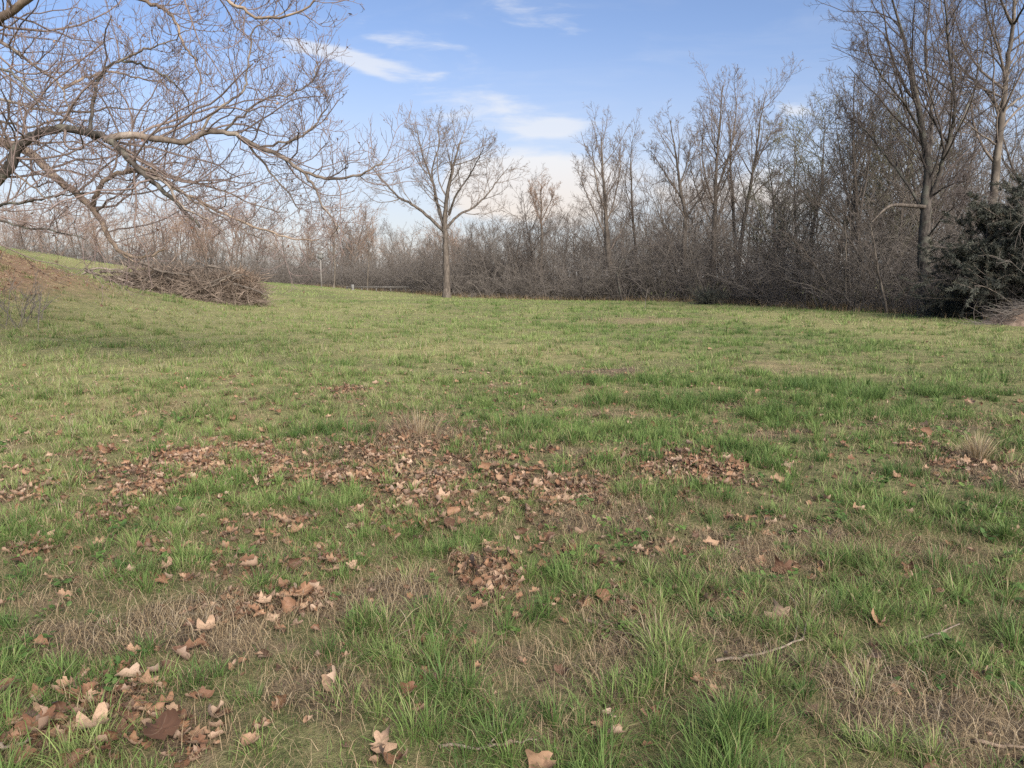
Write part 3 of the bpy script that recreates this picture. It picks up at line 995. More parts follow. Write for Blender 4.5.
# ------------------------------------------------------------------ WOODS: repeated trees
def woods():
    rg = np.random.default_rng(123)
    def fam(specs, bark_m, twig_m):
        out = []
        for Ht, r0, seed, st, ns, tr in specs:
            a, b = generic_tree(Ht, r0, seed, st, tr, ns)
            a.materials.append(bark_m); b.materials.append(twig_m)
            out.append((a, b, Ht))
        return out
    far = fam([(10, .15, 1, 'broad', 1, .017), (11, .16, 2, 'broad', 1, .017), (9, .13, 3, 'upright', 1, .017), (10.5, .15, 4, 'tangled', 1, .017)], M_BARK, M_TWIG_PINK)
    mid = fam([(10, .12, 11, 'broad', 1, .013), (9, .11, 12, 'broad', 2, .013), (8, .10, 13, 'tangled', 1, .013), (10, .13, 14, 'broad', 1, .013)], M_BARK, M_TWIG_GREY)
    grn = fam([(10, .13, 21, 'tangled', 1, .017), (9.5, .12, 22, 'broad', 1, .016)], M_BARK, M_TWIG_GREEN)

    def put(f, x, y, s, lab, grp, name='bare_tree'):
        a, b, Ht = f
        root = empty(name, (x, y, float(terrain(x, y)) - .08))
        root.rotation_euler = (0, 0, rg.uniform(0, 6.28))
        sx = s / Ht
        root.scale = (sx * rg.uniform(.9, 1.15),) * 2 + (sx,)
        tag(root, lab, 'tree', grp)
        for nm, me in (('trunk', a), ('crown', b)):
            o = bpy.data.objects.new(nm, me); COL.objects.link(o); o.parent = root

    # far wood on the left, beyond the rise
    for i in range(84):
        px = rg.uniform(-60, 480); d = rg.uniform(92, 140)
        x = (px - 512) / FPX * d
        put(far[i % 4], x, d, rg.uniform(7.0, 10.5) * (1.0 if px < 380 else .85), 'pinkish bare tree in the far wood beyond the left rise', 'bare trees in the far wood')
    # inside the wood, behind the edge
    for i in range(150):
        t = rg.uniform(.30, .98)
        x, y, h, nx, ny = [float(v) for v in edge_at(np.array(t))]
        s = 1 if nx * x + ny * y > 0 else -1
        b = rg.uniform(2, 45)
        k = .85 + .35 * sstep(.55, .8, t)
        put(mid[i % 4], x + nx * s * b, y + ny * s * b, (4.2 + 4.3 * rg.uniform() ** 1.5) * k * (1 + .007 * b), 'slim grey-brown bare tree within the wood behind the brushy edge', 'slim bare trees inside the wood')
    # taller ones deeper in, where the wood closes up towards the right
    for i in range(22):
        t = rg.uniform(.79, .97)
        x, y, h, nx, ny = [float(v) for v in edge_at(np.array(t))]
        s = 1 if nx * x + ny * y > 0 else -1
        b = rg.uniform(5, 30)
        put(mid[i % 4], x + nx * s * b, y + ny * s * b, rg.uniform(7.0, 10.0) * (.84 + .3 * sstep(.6, .85, t)) * (1 + .008 * b), 'taller grey-brown bare tree deep in the wood near the dark forked tree', 'taller bare trees deep in the wood')
    # grey-green lichen-covered trees
    for i, (px, d, hgt) in enumerate([(780, 50, 10.2), (805, 49, 10.8), (832, 47, 10.4), (868, 44, 9.8), (770, 56, 9.5), (900, 42, 9)]):
        labs = ['grey-green dense tree beside the leaning tall slender one', 'tallest of the grey-green dense trees right of the tall slender group', 'grey-green dense tree between the tallest one and the thin many-stemmed tree',
                'grey-green dense tree behind the thin many-stemmed tree', 'low grey-green tree behind the leaning slender one', 'grey-green tree behind the dark forked tree']
        put(grn[i % 2], (px - 512) / FPX * d, d, hgt, labs[i], None, 'lichened_tree')


def hero_trees():
    # lone spreading tree, centre left
    traced_tree('spreading_tree', 'lone spreading bare tree with forked trunk at the meadow edge, left of centre', 60, [
        ([(447, 298), (446, 270), (446, 245), (445, 230), (446, 205), (450, 180), (455, 160), (460, 143)], 8, 2.0, 13, .45),
        ([(445, 232), (432, 220), (415, 206), (400, 198), (387, 185), (376, 173), (368, 164)], 5.5, 1.5, 13, .25),
        ([(444, 228), (438, 205), (432, 180), (424, 160), (419, 140), (416, 124)], 5, 1.2, 14, .25),
        ([(447, 228), (458, 215), (472, 208), (487, 195), (498, 180), (508, 168)], 4.5, 1.2, 13, .25),
        ([(440, 215), (435, 195), (432, 170), (439, 145), (438, 126)], 4, 1.2, 12, .3),
        ([(449, 215), (456, 195), (468, 178), (478, 160), (484, 148)], 3.5, 1.0, 11, .3),
    ], 31, M_BARK, M_TWIG, 447, twig_r=.0125, limb_parts=True, depth_spread=4, ang=.82, ratio=.40, up=.045, wob=.13, lv2=7, lv3=4, lv4=2, sub=.5, flare=1.2)
    K = dict(twig_r=.0115, ang=.62, ratio=.30, up=.08, wob=.09, lv2=6, lv3=4, lv4=2, sub=.5, kmul=1.05)
    traced_tree('slender_tree', 'short slender bare tree with a pale fan-shaped top in the brushy edge', 62, [
        ([(541, 298), (541, 270), (542, 240), (541, 215), (541, 185)], 4.5, 1, 12, .55),
        ([(541, 222), (535, 205), (530, 190)], 2, .8, 8, .3), ([(541, 222), (549, 205), (554, 192)], 2, .8, 8, .3)], 32, M_BARK, M_TWIG_PINK, 541, **K)
    traced_tree('tall_tree', 'tall narrow bare tree with several upright stems in mid thicket', 58, [
        ([(616, 301), (611, 270), (607, 240), (606, 215), (604, 190), (602, 160), (601, 133)], 7, 1.2, 20, .42),
        ([(607, 240), (596, 215), (585, 190), (578, 170)], 3, 1, 12, .3), ([(606, 225), (614, 200), (620, 170), (620, 142)], 3, 1, 13, .3),
        ([(606, 215), (598, 190), (594, 165), (592, 145)], 3, 1, 12, .3), ([(609, 252), (622, 230), (634, 205)], 2.5, 1, 9, .3)], 33, M_BARK, M_TWIG, 616, **K)
    traced_tree('slim_tree', 'slim straight bare tree just right of the tall narrow one', 60, [
        ([(640, 301), (637, 270), (635, 240), (632, 205), (631, 170), (632, 142)], 4, .9, 18, .4)], 34, M_BARK, M_TWIG, 640, **K)
    traced_tree('forked_tree', 'bare tree with open V-shaped limbs left of the tallest slender group', 54, [
        ([(683, 302), (684, 270), (685, 240), (685, 215), (680, 185), (676, 155), (670, 120)], 7, 1.2, 16, .45),
        ([(685, 218), (694, 205), (703, 195), (710, 175)], 3.5, 1, 10, .3), ([(683, 200), (672, 185), (660, 165), (650, 150)], 3, 1, 11, .3),
        ([(680, 185), (688, 160), (692, 135)], 2.5, .9, 10, .3)], 35, M_BARK, M_TWIG, 683, **K)
    traced_tree('tallest_tree', 'tallest slender bare tree of the centre-right group, straight trunk', 53, [
        ([(713, 303), (713, 270), (714, 240), (715, 205), (716, 170), (719, 130), (723, 85)], 7, 1.2, 22, .35),
        ([(715, 200), (722, 175), (732, 145), (736, 110), (735, 88)], 4, 1, 14, .3), ([(715, 210), (706, 180), (702, 150), (704, 115)], 3.5, 1, 13, .3),
        ([(714, 225), (703, 205), (694, 180), (690, 160)], 3, 1, 10, .3)], 36, M_BARK, M_TWIG, 713, **K)
    traced_tree('twin_tree', 'slender bare tree standing close behind the tallest slender one', 55, [
        ([(740, 303), (737, 270), (735, 240), (733, 205), (731, 170), (730, 140), (728, 110)], 5, 1, 18, .4)], 37, M_BARK, M_TWIG, 740, **K)
    traced_tree('leaning_tree', 'slender bare tree leaning right at the right of the tallest group', 52, [
        ([(733, 303), (738, 270), (742, 235), (748, 200), (754, 165), (760, 125), (766, 92)], 6, 1, 20, .35),
        ([(748, 200), (760, 188), (775, 175), (785, 165)], 2.5, .9, 9, .3), ([(754, 170), (765, 145), (778, 120)], 2.5, .9, 10, .3)], 38, M_BARK, M_TWIG, 733, **K)
    traced_tree('many_stemmed_tree', 'thin many-stemmed bare tree left of the dark forked tree', 40, [
        ([(868, 312), (862, 270), (858, 230), (855, 180), (853, 130), (855, 75)], 6, 1.2, 18, .3),
        ([(860, 250), (850, 210), (842, 165), (835, 115)], 4, 1, 14, .3), ([(858, 230), (866, 180), (872, 130), (870, 85)], 4, 1, 14, .3),
        ([(862, 262), (840, 225), (825, 205), (812, 190)], 3, 1, 10, .3), ([(880, 312), (872, 280), (850, 240), (818, 205), (795, 185)], 4, 1, 12, .3)], 39, M_BARK, M_TWIG_GREY, 868, twig_r=.010, ang=.65, ratio=.36, up=.08, wob=.10, lv2=7, lv3=4, lv4=2, sub=.52)
    traced_tree('dark_forked_tree', 'dark heavy bare tree forking low, with a pale broken horizontal branch', 33, [
        ([(926, 319), (926, 290), (924, 255), (925, 225), (926, 200), (928, 165), (922, 130), (915, 90), (905, 45), (890, -10)], 15, 2.5, 20, .35),
        ([(926, 205), (938, 180), (944, 155), (950, 135), (955, 105), (950, 60), (946, 10), (940, -50)], 8, 2, 20, .25),
        ([(928, 165), (932, 130), (930, 95), (925, 50), (930, 0), (928, -60)], 6, 1.6, 18, .25),
        ([(925, 215), (905, 180), (885, 155), (865, 130), (845, 115)], 5, 1.2, 15, .25),
        ([(922, 135), (905, 105), (885, 80), (870, 55), (866, 30)], 4, 1.2, 15, .2),
        ([(944, 155), (962, 120), (975, 85), (985, 40), (992, -10)], 4, 1.2, 14, .25),
        ([(933, 195), (950, 185), (965, 180)], 3, 1, 6, .4),
        ([(926, 240), (945, 215), (968, 198)], 3, 1, 8, .3),
    ], 40, M_BARK_DARK, M_TWIG_DARK, 926, twig_r=.008, depth_spread=3.5, limb_parts=True, ang=.65, ratio=.38, up=.07, wob=.11, lv2=6, lv3=5, lv4=2, sub=.52)
    traced_tree('pale_tree', 'tall pale-trunked bare tree behind the dark evergreen at the right edge', 36, [
        ([(990, 322), (990, 290), (990, 250), (992, 210), (996, 170), (1000, 130), (1004, 100), (1008, 60), (1013, 24), (1016, -40)], 11, 4, 12, .45),
        ([(1013, 26), (1004, 8), (998, -10), (990, -40)], 4, 1.5, 10, .3), ([(1014, 24), (1024, 6), (1035, -20)], 4, 1.5, 10, .3),
        ([(1000, 110), (985, 90), (965, 72), (950, 50), (944, 20), (938, -20)], 5, 1.3, 18, .2),
        ([(1007, 80), (998, 62), (985, 52), (970, 48), (955, 35)], 3, 1, 12, .3),
        ([(1003, 112), (1020, 98), (1040, 88), (1065, 70)], 4, 1.5, 12, .3), ([(996, 145), (975, 130), (950, 112), (935, 108)], 3, 1, 10, .3),
        ([(1007, 76), (1018, 60), (1030, 50)], 3, 1, 10, .3), ([(1006, 85), (1000, 50), (994, 25), (988, 0)], 3, 1, 12, .3)], 41, M_BARK_PALE, M_TWIG, 990, twig_r=.009, depth_spread=3.5, limb_parts=True, ang=.68, ratio=.36, up=.07, wob=.12, lv2=6, lv3=5, lv4=2, sub=.52)
    # leaning stems in the edge of the wood
    SK = dict(twig_r=.010, ang=.7, ratio=.30, up=.06, wob=.14, lv2=5, lv3=4, kmul=1.0, flare=1.1)
    for i, (lab, d, pts, w, bm) in enumerate([
        ('thin pale sapling leaning left, just left of the dark forked tree', 33.5, [(886, 316), (880, 280), (873, 240), (868, 205)], 3.2, M_BARK_PALE),
        ('thin sapling leaning steeply left under the grey-green trees', 38, [(838, 311), (824, 280), (804, 250), (778, 228)], 3.0, M_BARK),
        ('thin pale upright sapling beside the thin many-stemmed tree', 37, [(848, 312), (845, 280), (846, 240), (842, 205)], 2.6, M_BARK_PALE),
        ('thin dark sapling leaning right, right of the dark forked tree', 33, [(950, 320), (955, 285), (962, 250), (972, 215)], 3.0, M_BARK_DARK),
        ('thin bent sapling arching left at the foot of the leaning tall tree', 47, [(752, 305), (748, 275), (735, 250), (712, 240)], 2.4, M_BARK),
        ('dark stem bent low beside the tall narrow tree', 53, [(622, 301), (618, 275), (626, 255), (640, 246), (652, 252)], 2.6, M_BARK_DARK),
        ('slim pale trunk at the far wood, first left of the low rail', 76, [(335, 291), (335, 270), (334, 245), (336, 222)], 2.2, M_BARK_PALE),
        ('slim pale trunk behind the low rail at the far wood', 74, [(368, 294), (368, 272), (369, 250), (367, 228)], 2.0, M_BARK_PALE),
    ]):
        traced_tree('sapling', lab, d, [(pts, w, .9, 9, .4)], 500 + i, bm, M_TWIG_GREY, pts[0][0], **SK)
    # the broken limb, a part of the dark tree
    dk = bpy.data.objects['dark_forked_tree']
    b = np.array(dk.location)
    P, R = resample([at(928, 207, 33), at(912, 206, 32.8), at(895, 205, 32.4), at(885, 209, 32.2), at(872, 222, 31.9)], [.085, .085, .07, .045, .02], 16)
    o = link('broken_limb', tube_mesh('broken_limb', [(P[None], R[None], 8)], b), M_BARK, dk)
    o['label'] = 'pale barkless broken horizontal branch'


# ------------------------------------------------------------------ THE BIG SYCAMORE that hangs in from the left
def sycamore():
    rg = np.random.default_rng(99)
    D0 = 13.0
    base = np.array([-12.6, 14.5, float(terrain(-12.6, 14.5)) - .1])
    root = empty('sycamore', base)
    tag(root, 'large sycamore with low arching limbs hanging in over the left of the meadow', 'tree')
    tp, tr = resample([base, base + [0.1, 0, 1.2], base + [.2, -.2, 3.0], base + [.3, -.3, 5], base + [.2, -.2, 8], base + [.6, .2, 12], base + [.4, .6, 16]], [.62, .48, .42, .40, .34, .22, .06], 26)
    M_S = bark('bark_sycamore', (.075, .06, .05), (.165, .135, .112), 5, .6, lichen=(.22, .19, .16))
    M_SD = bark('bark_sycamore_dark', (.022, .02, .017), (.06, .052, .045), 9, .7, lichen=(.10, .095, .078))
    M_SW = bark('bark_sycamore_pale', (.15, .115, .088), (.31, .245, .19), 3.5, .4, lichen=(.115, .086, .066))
    M_ST = bark('twig_sycamore', (.115, .092, .08), (.19, .152, .13), 5, 0, twig=(.14, .108, .10))
    link('trunk', tube_mesh('trunk', [(tp[None], tr[None], 14)], base), M_S, root)
    T = lambda z: tp[np.argmin(np.abs(tp[:, 2] - z))]
    px = lambda l: l
    paths = []   # (pts [(px,py,depth)], w0, w1, mat, kids)
    def add(pts, w0, w1, mat, kids, start=None, dl=None):
        Q = np.array([at(a, b, c) for a, b, c in pts])
        if start is not None: Q = np.vstack([start, Q])
        else:   # begin on the nearest limb there is
            allp = np.concatenate([p for p, r, m_, k in paths])
            Q[0] = allp[np.argmin(((allp - Q[0]) ** 2).sum(1))]
        S = D0 / FPX * .5 * .78
        P, R = resample(Q, np.linspace(w0, w1, len(Q)) * S, max(10, 4 * len(Q)))
        P[2:] += rg.normal(size=(len(P) - 2, 3)) * .012
        paths.append((P, R, mat, kids))
    # dark arching limb
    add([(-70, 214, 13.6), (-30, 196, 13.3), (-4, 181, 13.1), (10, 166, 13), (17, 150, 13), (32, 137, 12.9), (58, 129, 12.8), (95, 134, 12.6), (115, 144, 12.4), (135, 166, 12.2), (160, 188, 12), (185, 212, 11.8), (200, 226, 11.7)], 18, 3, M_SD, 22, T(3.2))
    add([(108, 139, 12.5), (125, 135, 12.5), (150, 138, 12.6), (185, 142, 12.8), (205, 133, 12.8), (230, 133, 12.8), (255, 146, 12.7), (285, 158, 12.6), (303, 172, 12.4), (330, 178, 12.3), (355, 177, 12.1), (372, 168, 12), (386, 160, 11.9)], 9, 1.4, M_S, 34)
    add([(303, 173, 12.4), (316, 190, 12.3), (322, 205, 12.2), (335, 222, 12), (340, 232, 12)], 3.5, 1.2, M_S, 8)
    add([(240, 138, 12.8), (260, 158, 12.9), (272, 175, 13), (290, 195, 13.2), (300, 214, 13.3)], 3.5, 1.2, M_S, 10)
    # pale limb coming down
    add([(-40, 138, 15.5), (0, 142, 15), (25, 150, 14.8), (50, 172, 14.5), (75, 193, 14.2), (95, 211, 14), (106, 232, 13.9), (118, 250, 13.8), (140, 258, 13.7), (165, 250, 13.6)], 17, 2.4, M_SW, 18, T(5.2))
    add([(92, 207, 14), (100, 188, 13.8), (113, 176, 13.6), (130, 171, 13.5), (150, 173, 13.4), (172, 186, 13.2), (200, 202, 13), (235, 219, 12.8), (262, 229, 12.6), (290, 238, 12.5), (320, 240, 12.4)], 7, 1.3, M_SW, 26)
    add([(120, 172, 13.5), (150, 170, 13.8), (185, 180, 14), (220, 190, 14.2), (255, 205, 14.4), (285, 212, 14.4)], 4, 1.2, M_S, 18)
    add([(120, 251, 13.8), (135, 262, 13.7), (150, 250, 13.6)], 3, 1.2, M_SW, 4)
    add([(135, 168, 12.2), (160, 176, 12.6), (185, 195, 12.9), (210, 210, 13), (240, 228, 13.2), (262, 240, 13.2)], 4, 1.2, M_S, 16)
    add([(148, 175, 12.1), (168, 184, 11.9), (180, 205, 11.8), (205, 218, 11.6), (225, 232, 11.5)], 4, 1.2, M_S, 12)
    # arch above the dark limb
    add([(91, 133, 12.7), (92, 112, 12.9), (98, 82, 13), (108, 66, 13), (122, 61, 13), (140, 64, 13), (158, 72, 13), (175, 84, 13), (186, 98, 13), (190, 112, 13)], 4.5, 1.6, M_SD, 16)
    add([(118, 62, 13), (140, 50, 12.8), (165, 44, 12.7), (190, 30, 12.6)], 3, 1, M_S, 12)
    # upper limbs
    add([(-40, 44, 13.6), (-10, 24, 13.2), (12, 10, 13), (30, -4, 12.8), (60, -30, 12.6), (110, -70, 12.4)], 13, 6, M_SW, 16, T(7.5))
    add([(60, -30, 12.6), (100, -15, 12.8), (145, 2, 13), (163, 8, 13), (176, 24, 13), (184, 45, 13), (195, 62, 13), (203, 84, 13)], 6, 1.5, M_SW, 22)
    add([(-40, 20, 14.5), (0, 42, 14), (20, 54, 13.8), (40, 70, 13.6), (58, 82, 13.5), (66, 100, 13.4), (70, 120, 13.3)], 6, 1.5, M_S, 18, T(7))
    add([(110, -70, 12.4), (160, -40, 12), (205, -15, 11.8), (235, 5, 11.7), (262, 18, 11.6), (300, 12, 11.4), (325, -10, 11.2)], 6, 1.5, M_SW, 26)
    add([(66, 84, 13.5), (90, 76, 13.8), (110, 72, 14.1), (140, 78, 14.5), (165, 84, 14.8)], 4, 1.5, M_SW, 14)
    add([(200, 134, 12.8), (213, 112, 12.9), (238, 96, 13), (246, 82, 13), (249, 55, 13), (253, 32, 13), (268, 20, 13), (292, 8, 13)], 3.5, 1.2, M_S, 18)
    add([(225, 132, 12.8), (246, 112, 12.6), (270, 98, 12.4), (295, 92, 12.2), (312, 80, 12.1), (318, 62, 12)], 3, 1, M_S, 18)
    add([(262, 150, 12.7), (290, 140, 12.5), (312, 128, 12.4), (325, 110, 12.3), (330, 96, 12.2)], 3, 1, M_S, 16)
    add([(-40, 60, 12.5), (0, 68, 12.2), (18, 78, 12.1), (34, 96, 12), (40, 110, 12)], 4, 1.4, M_SD, 12, T(6))
    # low left
    add([(-60, 190, 12), (-20, 212, 11.8), (0, 206, 11.7), (35, 200, 11.6), (60, 196, 11.5), (85, 194, 11.4)], 5, 1.2, M_SD, 14, T(4))
    add([(-60, 215, 13), (0, 222, 12.6), (30, 228, 12.5), (60, 232, 12.4), (85, 238, 12.4)], 4, 1.2, M_SD, 14, T(3.6))
    add([(-60, 90, 14.5), (0, 98, 14.2), (40, 110, 14), (80, 112, 14), (120, 108, 14), (150, 112, 14)], 5, 1.3, M_S, 20, T(6))
    add([(-60, 150, 13.5), (0, 165, 13.2), (30, 185, 13.1), (48, 200, 13), (60, 214, 13)], 4, 1.3, M_S, 12, T(4.6))
    add([(-60, 110, 14.8), (0, 120, 14.4), (30, 128, 14.2), (60, 120, 14), (85, 128, 14)], 5, 1.3, M_S, 16, T(5.6))
    # the unseen side of the tree, so that it stays a tree from elsewhere
    for k in range(9):
        z = rg.uniform(4, 13); st = T(z); a = rg.uniform(1.9, 5.2)
        P, R = grow(st[None], np.array([[math.cos(a), math.sin(a), .35]]), rg.uniform(4, 7), .16, 14, rg, .10, .01, .15)
        paths.append((P[0], R[0], M_S, 12))
    for P, R, mat, kids in paths:
        link('limb', tube_mesh('limb', [(P[None], R[None], 9)], base), mat, root)
    sets = []
    for P, R, mat, kids in paths:
        p1, r1 = spawn(P[None], R[None], int(kids * 1.05), .12, .99, .95, .40, rg, 10, .21, .045, .5, .4, .0065, lmin=.6, lmax=2.4, tl=.62, rl=.0095, zb=.5)
        sets.append((p1, r1, 5))
        p2, r2 = spawn(p1, r1, 7, .12, .98, .8, .44, rg, 6, .2, .09, .6, .5, .0046, lmin=.3, lmax=1.1, rl=.006, zb=.5)
        sets.append((p2, r2, 3))
        p3, r3 = spawn(p2, r2, 2, .2, .95, .7, .5, rg, 5, .15, .09, .75, .6, .0034, lmin=.15, lmax=.5, rl=.006, zb=.4)
        sets.append((p3, r3, 3))
    crown = tube_mesh('crown', sets, base)
    link('crown', crown, M_ST, root)
    # a few dead leaves still hanging on the twigs: one scatter on the crown
    tips = np.concatenate([p[:, -1] for p, r, s in sets if s == 3])
    pick = tips[rg.choice(len(tips), 420, replace=False)]
    V, Tt, Qq, ti, ve, b0 = [], [], [], [], [], 0
    for i, p in enumerate(pick):
        sv, t, q, v = LEAF_SHAPES[i % len(LEAF_SHAPES)]
        Rm = rot_mats(np.array([rg.uniform(0, 6.28)]), np.array([1.2]), np.array([rg.normal() * .5]))[0]
        V.append((sv @ Rm.T) * rg.uniform(.04, .075) + p - base); Tt.append(t + b0); Qq.append(q + b0); ti.append(np.full(len(sv), rg.uniform(0, .35))); ve.append(v); b0 += len(sv)
    o = link('clinging_leaves', mesh_np('clinging_leaves', np.concatenate(V), [np.concatenate(Tt), np.concatenate(Qq)], {'tint': np.concatenate(ti), 'vein': np.concatenate(ve)}, True), M_LEAF, root)
    o['kind'] = 'stuff'


# ------------------------------------------------------------------ EVERGREEN at the right edge
def cedar():
    rg = np.random.default_rng(404)
    d = 27.5
    bx = (1003 - 512) / FPX * d
    base = np.array([bx, d, float(terrain(bx, d)) - .05])
    root = empty('evergreen', base)
    tag(root, 'dark green bushy evergreen with drooping boughs at the right edge of the meadow', 'tree')
    m, nt = new_mat('needles'); g = G(nt)
    n = g.noise(g.n('ShaderNodeTexCoord').outputs['Object'], 1.6, 3)
    c = g.mix(g.step(n, .35, .6), (.030, .035, .030), (.062, .066, .054))
    c = g.mix(g.step(g.noise(g.n('ShaderNodeTexCoord').outputs['Object'], 3.1, 2), .55, .72), c, (.075, .062, .042))
    bs = g.n('ShaderNodeBsdfPrincipled', {'Base Color': c, 'Roughness': .8}); bs.inputs['Specular IOR Level'].default_value = .2
    g.n('ShaderNodeOutputMaterial', {0: bs.outputs[0]})
    lst = []
    for k, (ox, oy, h, lx) in enumerate(((0, 0, 5.2, .05), (.65, .3, 5.6, .15), (-.4, .5, 4.6, -.06), (1.5, .2, 5.0, .2))):
        P, R = grow((base + [ox, oy, 0])[None], np.array([[lx, 0, 1.0]]), h * .84, .11, 10, rg, .05, .02, .2)
        link('trunk', tube_mesh('trunk', [(P, R, 8)], base), M_BARK_DARK, root)
        lst.append((P, R))
    sets = []; leafP = []
    for P, R in lst:
        p1, r1 = spawn(P, R, 46, .14, .99, 1.25, .72, rg, 9, .08, -.03, .4, .2, .012, lmin=.7, lmax=3.3, tl=.7)
        p2, r2 = spawn(p1, r1, 9, .12, .98, .75, .4, rg, 6, .12, -.03, .6, .5, .007, lmin=.25)
        sets += [(p1, r1, 4), (p2, r2, 3)]
        leafP.append(p2); 
    link('boughs', tube_mesh('boughs', sets, base), M_TWIG_GREY, root)
    # foliage: short flat sprays along the second-order boughs
    Q = np.concatenate(leafP)
    n = 210000
    b = rg.integers(0, len(Q), n); f = rg.uniform(0.1, 1, n) * (Q.shape[1] - 1.001); i = f.astype(int); fr = (f - i)[:, None]
    c = Q[b, i] * (1 - fr) + Q[b, i + 1] * fr
    T = nrm(Q[b, i + 1] - Q[b, i])
    a = nrm(T * .6 + rg.normal(size=(n, 3)) * .55 + [0, 0, -.15])
    s = nrm(np.cross(a, rg.normal(size=(n, 3))))
    L = rg.uniform(.06, .16, n)[:, None]; wd = rg.uniform(.005, .011, n)[:, None]
    V = np.stack([c - s * wd * .4, c + s * wd * .4, c + a * L * .6 + s * wd, c + a * L, c + a * L * .6 - s * wd], 1) - base
    idx = (np.arange(n) * 5)[:, None]
    F = idx + np.array([[0, 1, 2, 3, 4]])
    link('crown', mesh_np('crown', V.reshape(-1, 3), [F]), m, root)


def low_evergreens():
    rg = np.random.default_rng(31)
    for px, d, w, h, lab in ((706, 45.5, 1.5, 1.0, 'low dark evergreen bush at the foot of the tallest slender trees'), (945, 29.5, 1.1, 1.1, 'low dark evergreen bush between the dark forked tree and the big evergreen')):
        x = (px - 512) / FPX * d
        b = np.array([x, d, float(terrain(x, d)) - .03])
        root = empty('evergreen_bush', b); tag(root, lab, 'bush')
        n = 40
        P, R = grow(np.repeat(b[None], n, 0), np.column_stack([rg.normal(size=(n, 2)) * 1.0, np.full(n, .9)]), rg.uniform(.5, 1, n) * w, .014, 8, rg, .14, -.04, .4)
        link('stems', tube_mesh('stems', [(P, R, 4)], b), M_TWIG_DARK, root)
        P2, R2 = spawn(P, R, 9, .15, 1, .8, .4, rg, 5, .15, .0, .6, .5, .005, lmin=.2)
        m = 14000
        i = rg.integers(0, len(P2), m); k = rg.integers(0, P2.shape[1], m)
        c = P2[i, k] + rg.normal(size=(m, 3)) * .05
        c[:, 2] = np.maximum(c[:, 2], b[2] + .03)
        a = nrm(rg.normal(size=(m, 3)) + [0, 0, .2]); sd = nrm(np.cross(a, rg.normal(size=(m, 3))))
        L = rg.uniform(.03, .08, m)[:, None]; wd = rg.uniform(.007, .014, m)[:, None]
        V = np.stack([c, c + a * L * .5 + sd * wd, c + a * L, c + a * L * .5 - sd * wd], 1) - b
        link('crown', mesh_np('crown', V.reshape(-1, 3), [(np.arange(m) * 4)[:, None] + np.arange(4)[None]]), bpy.data.materials['needles'], root)


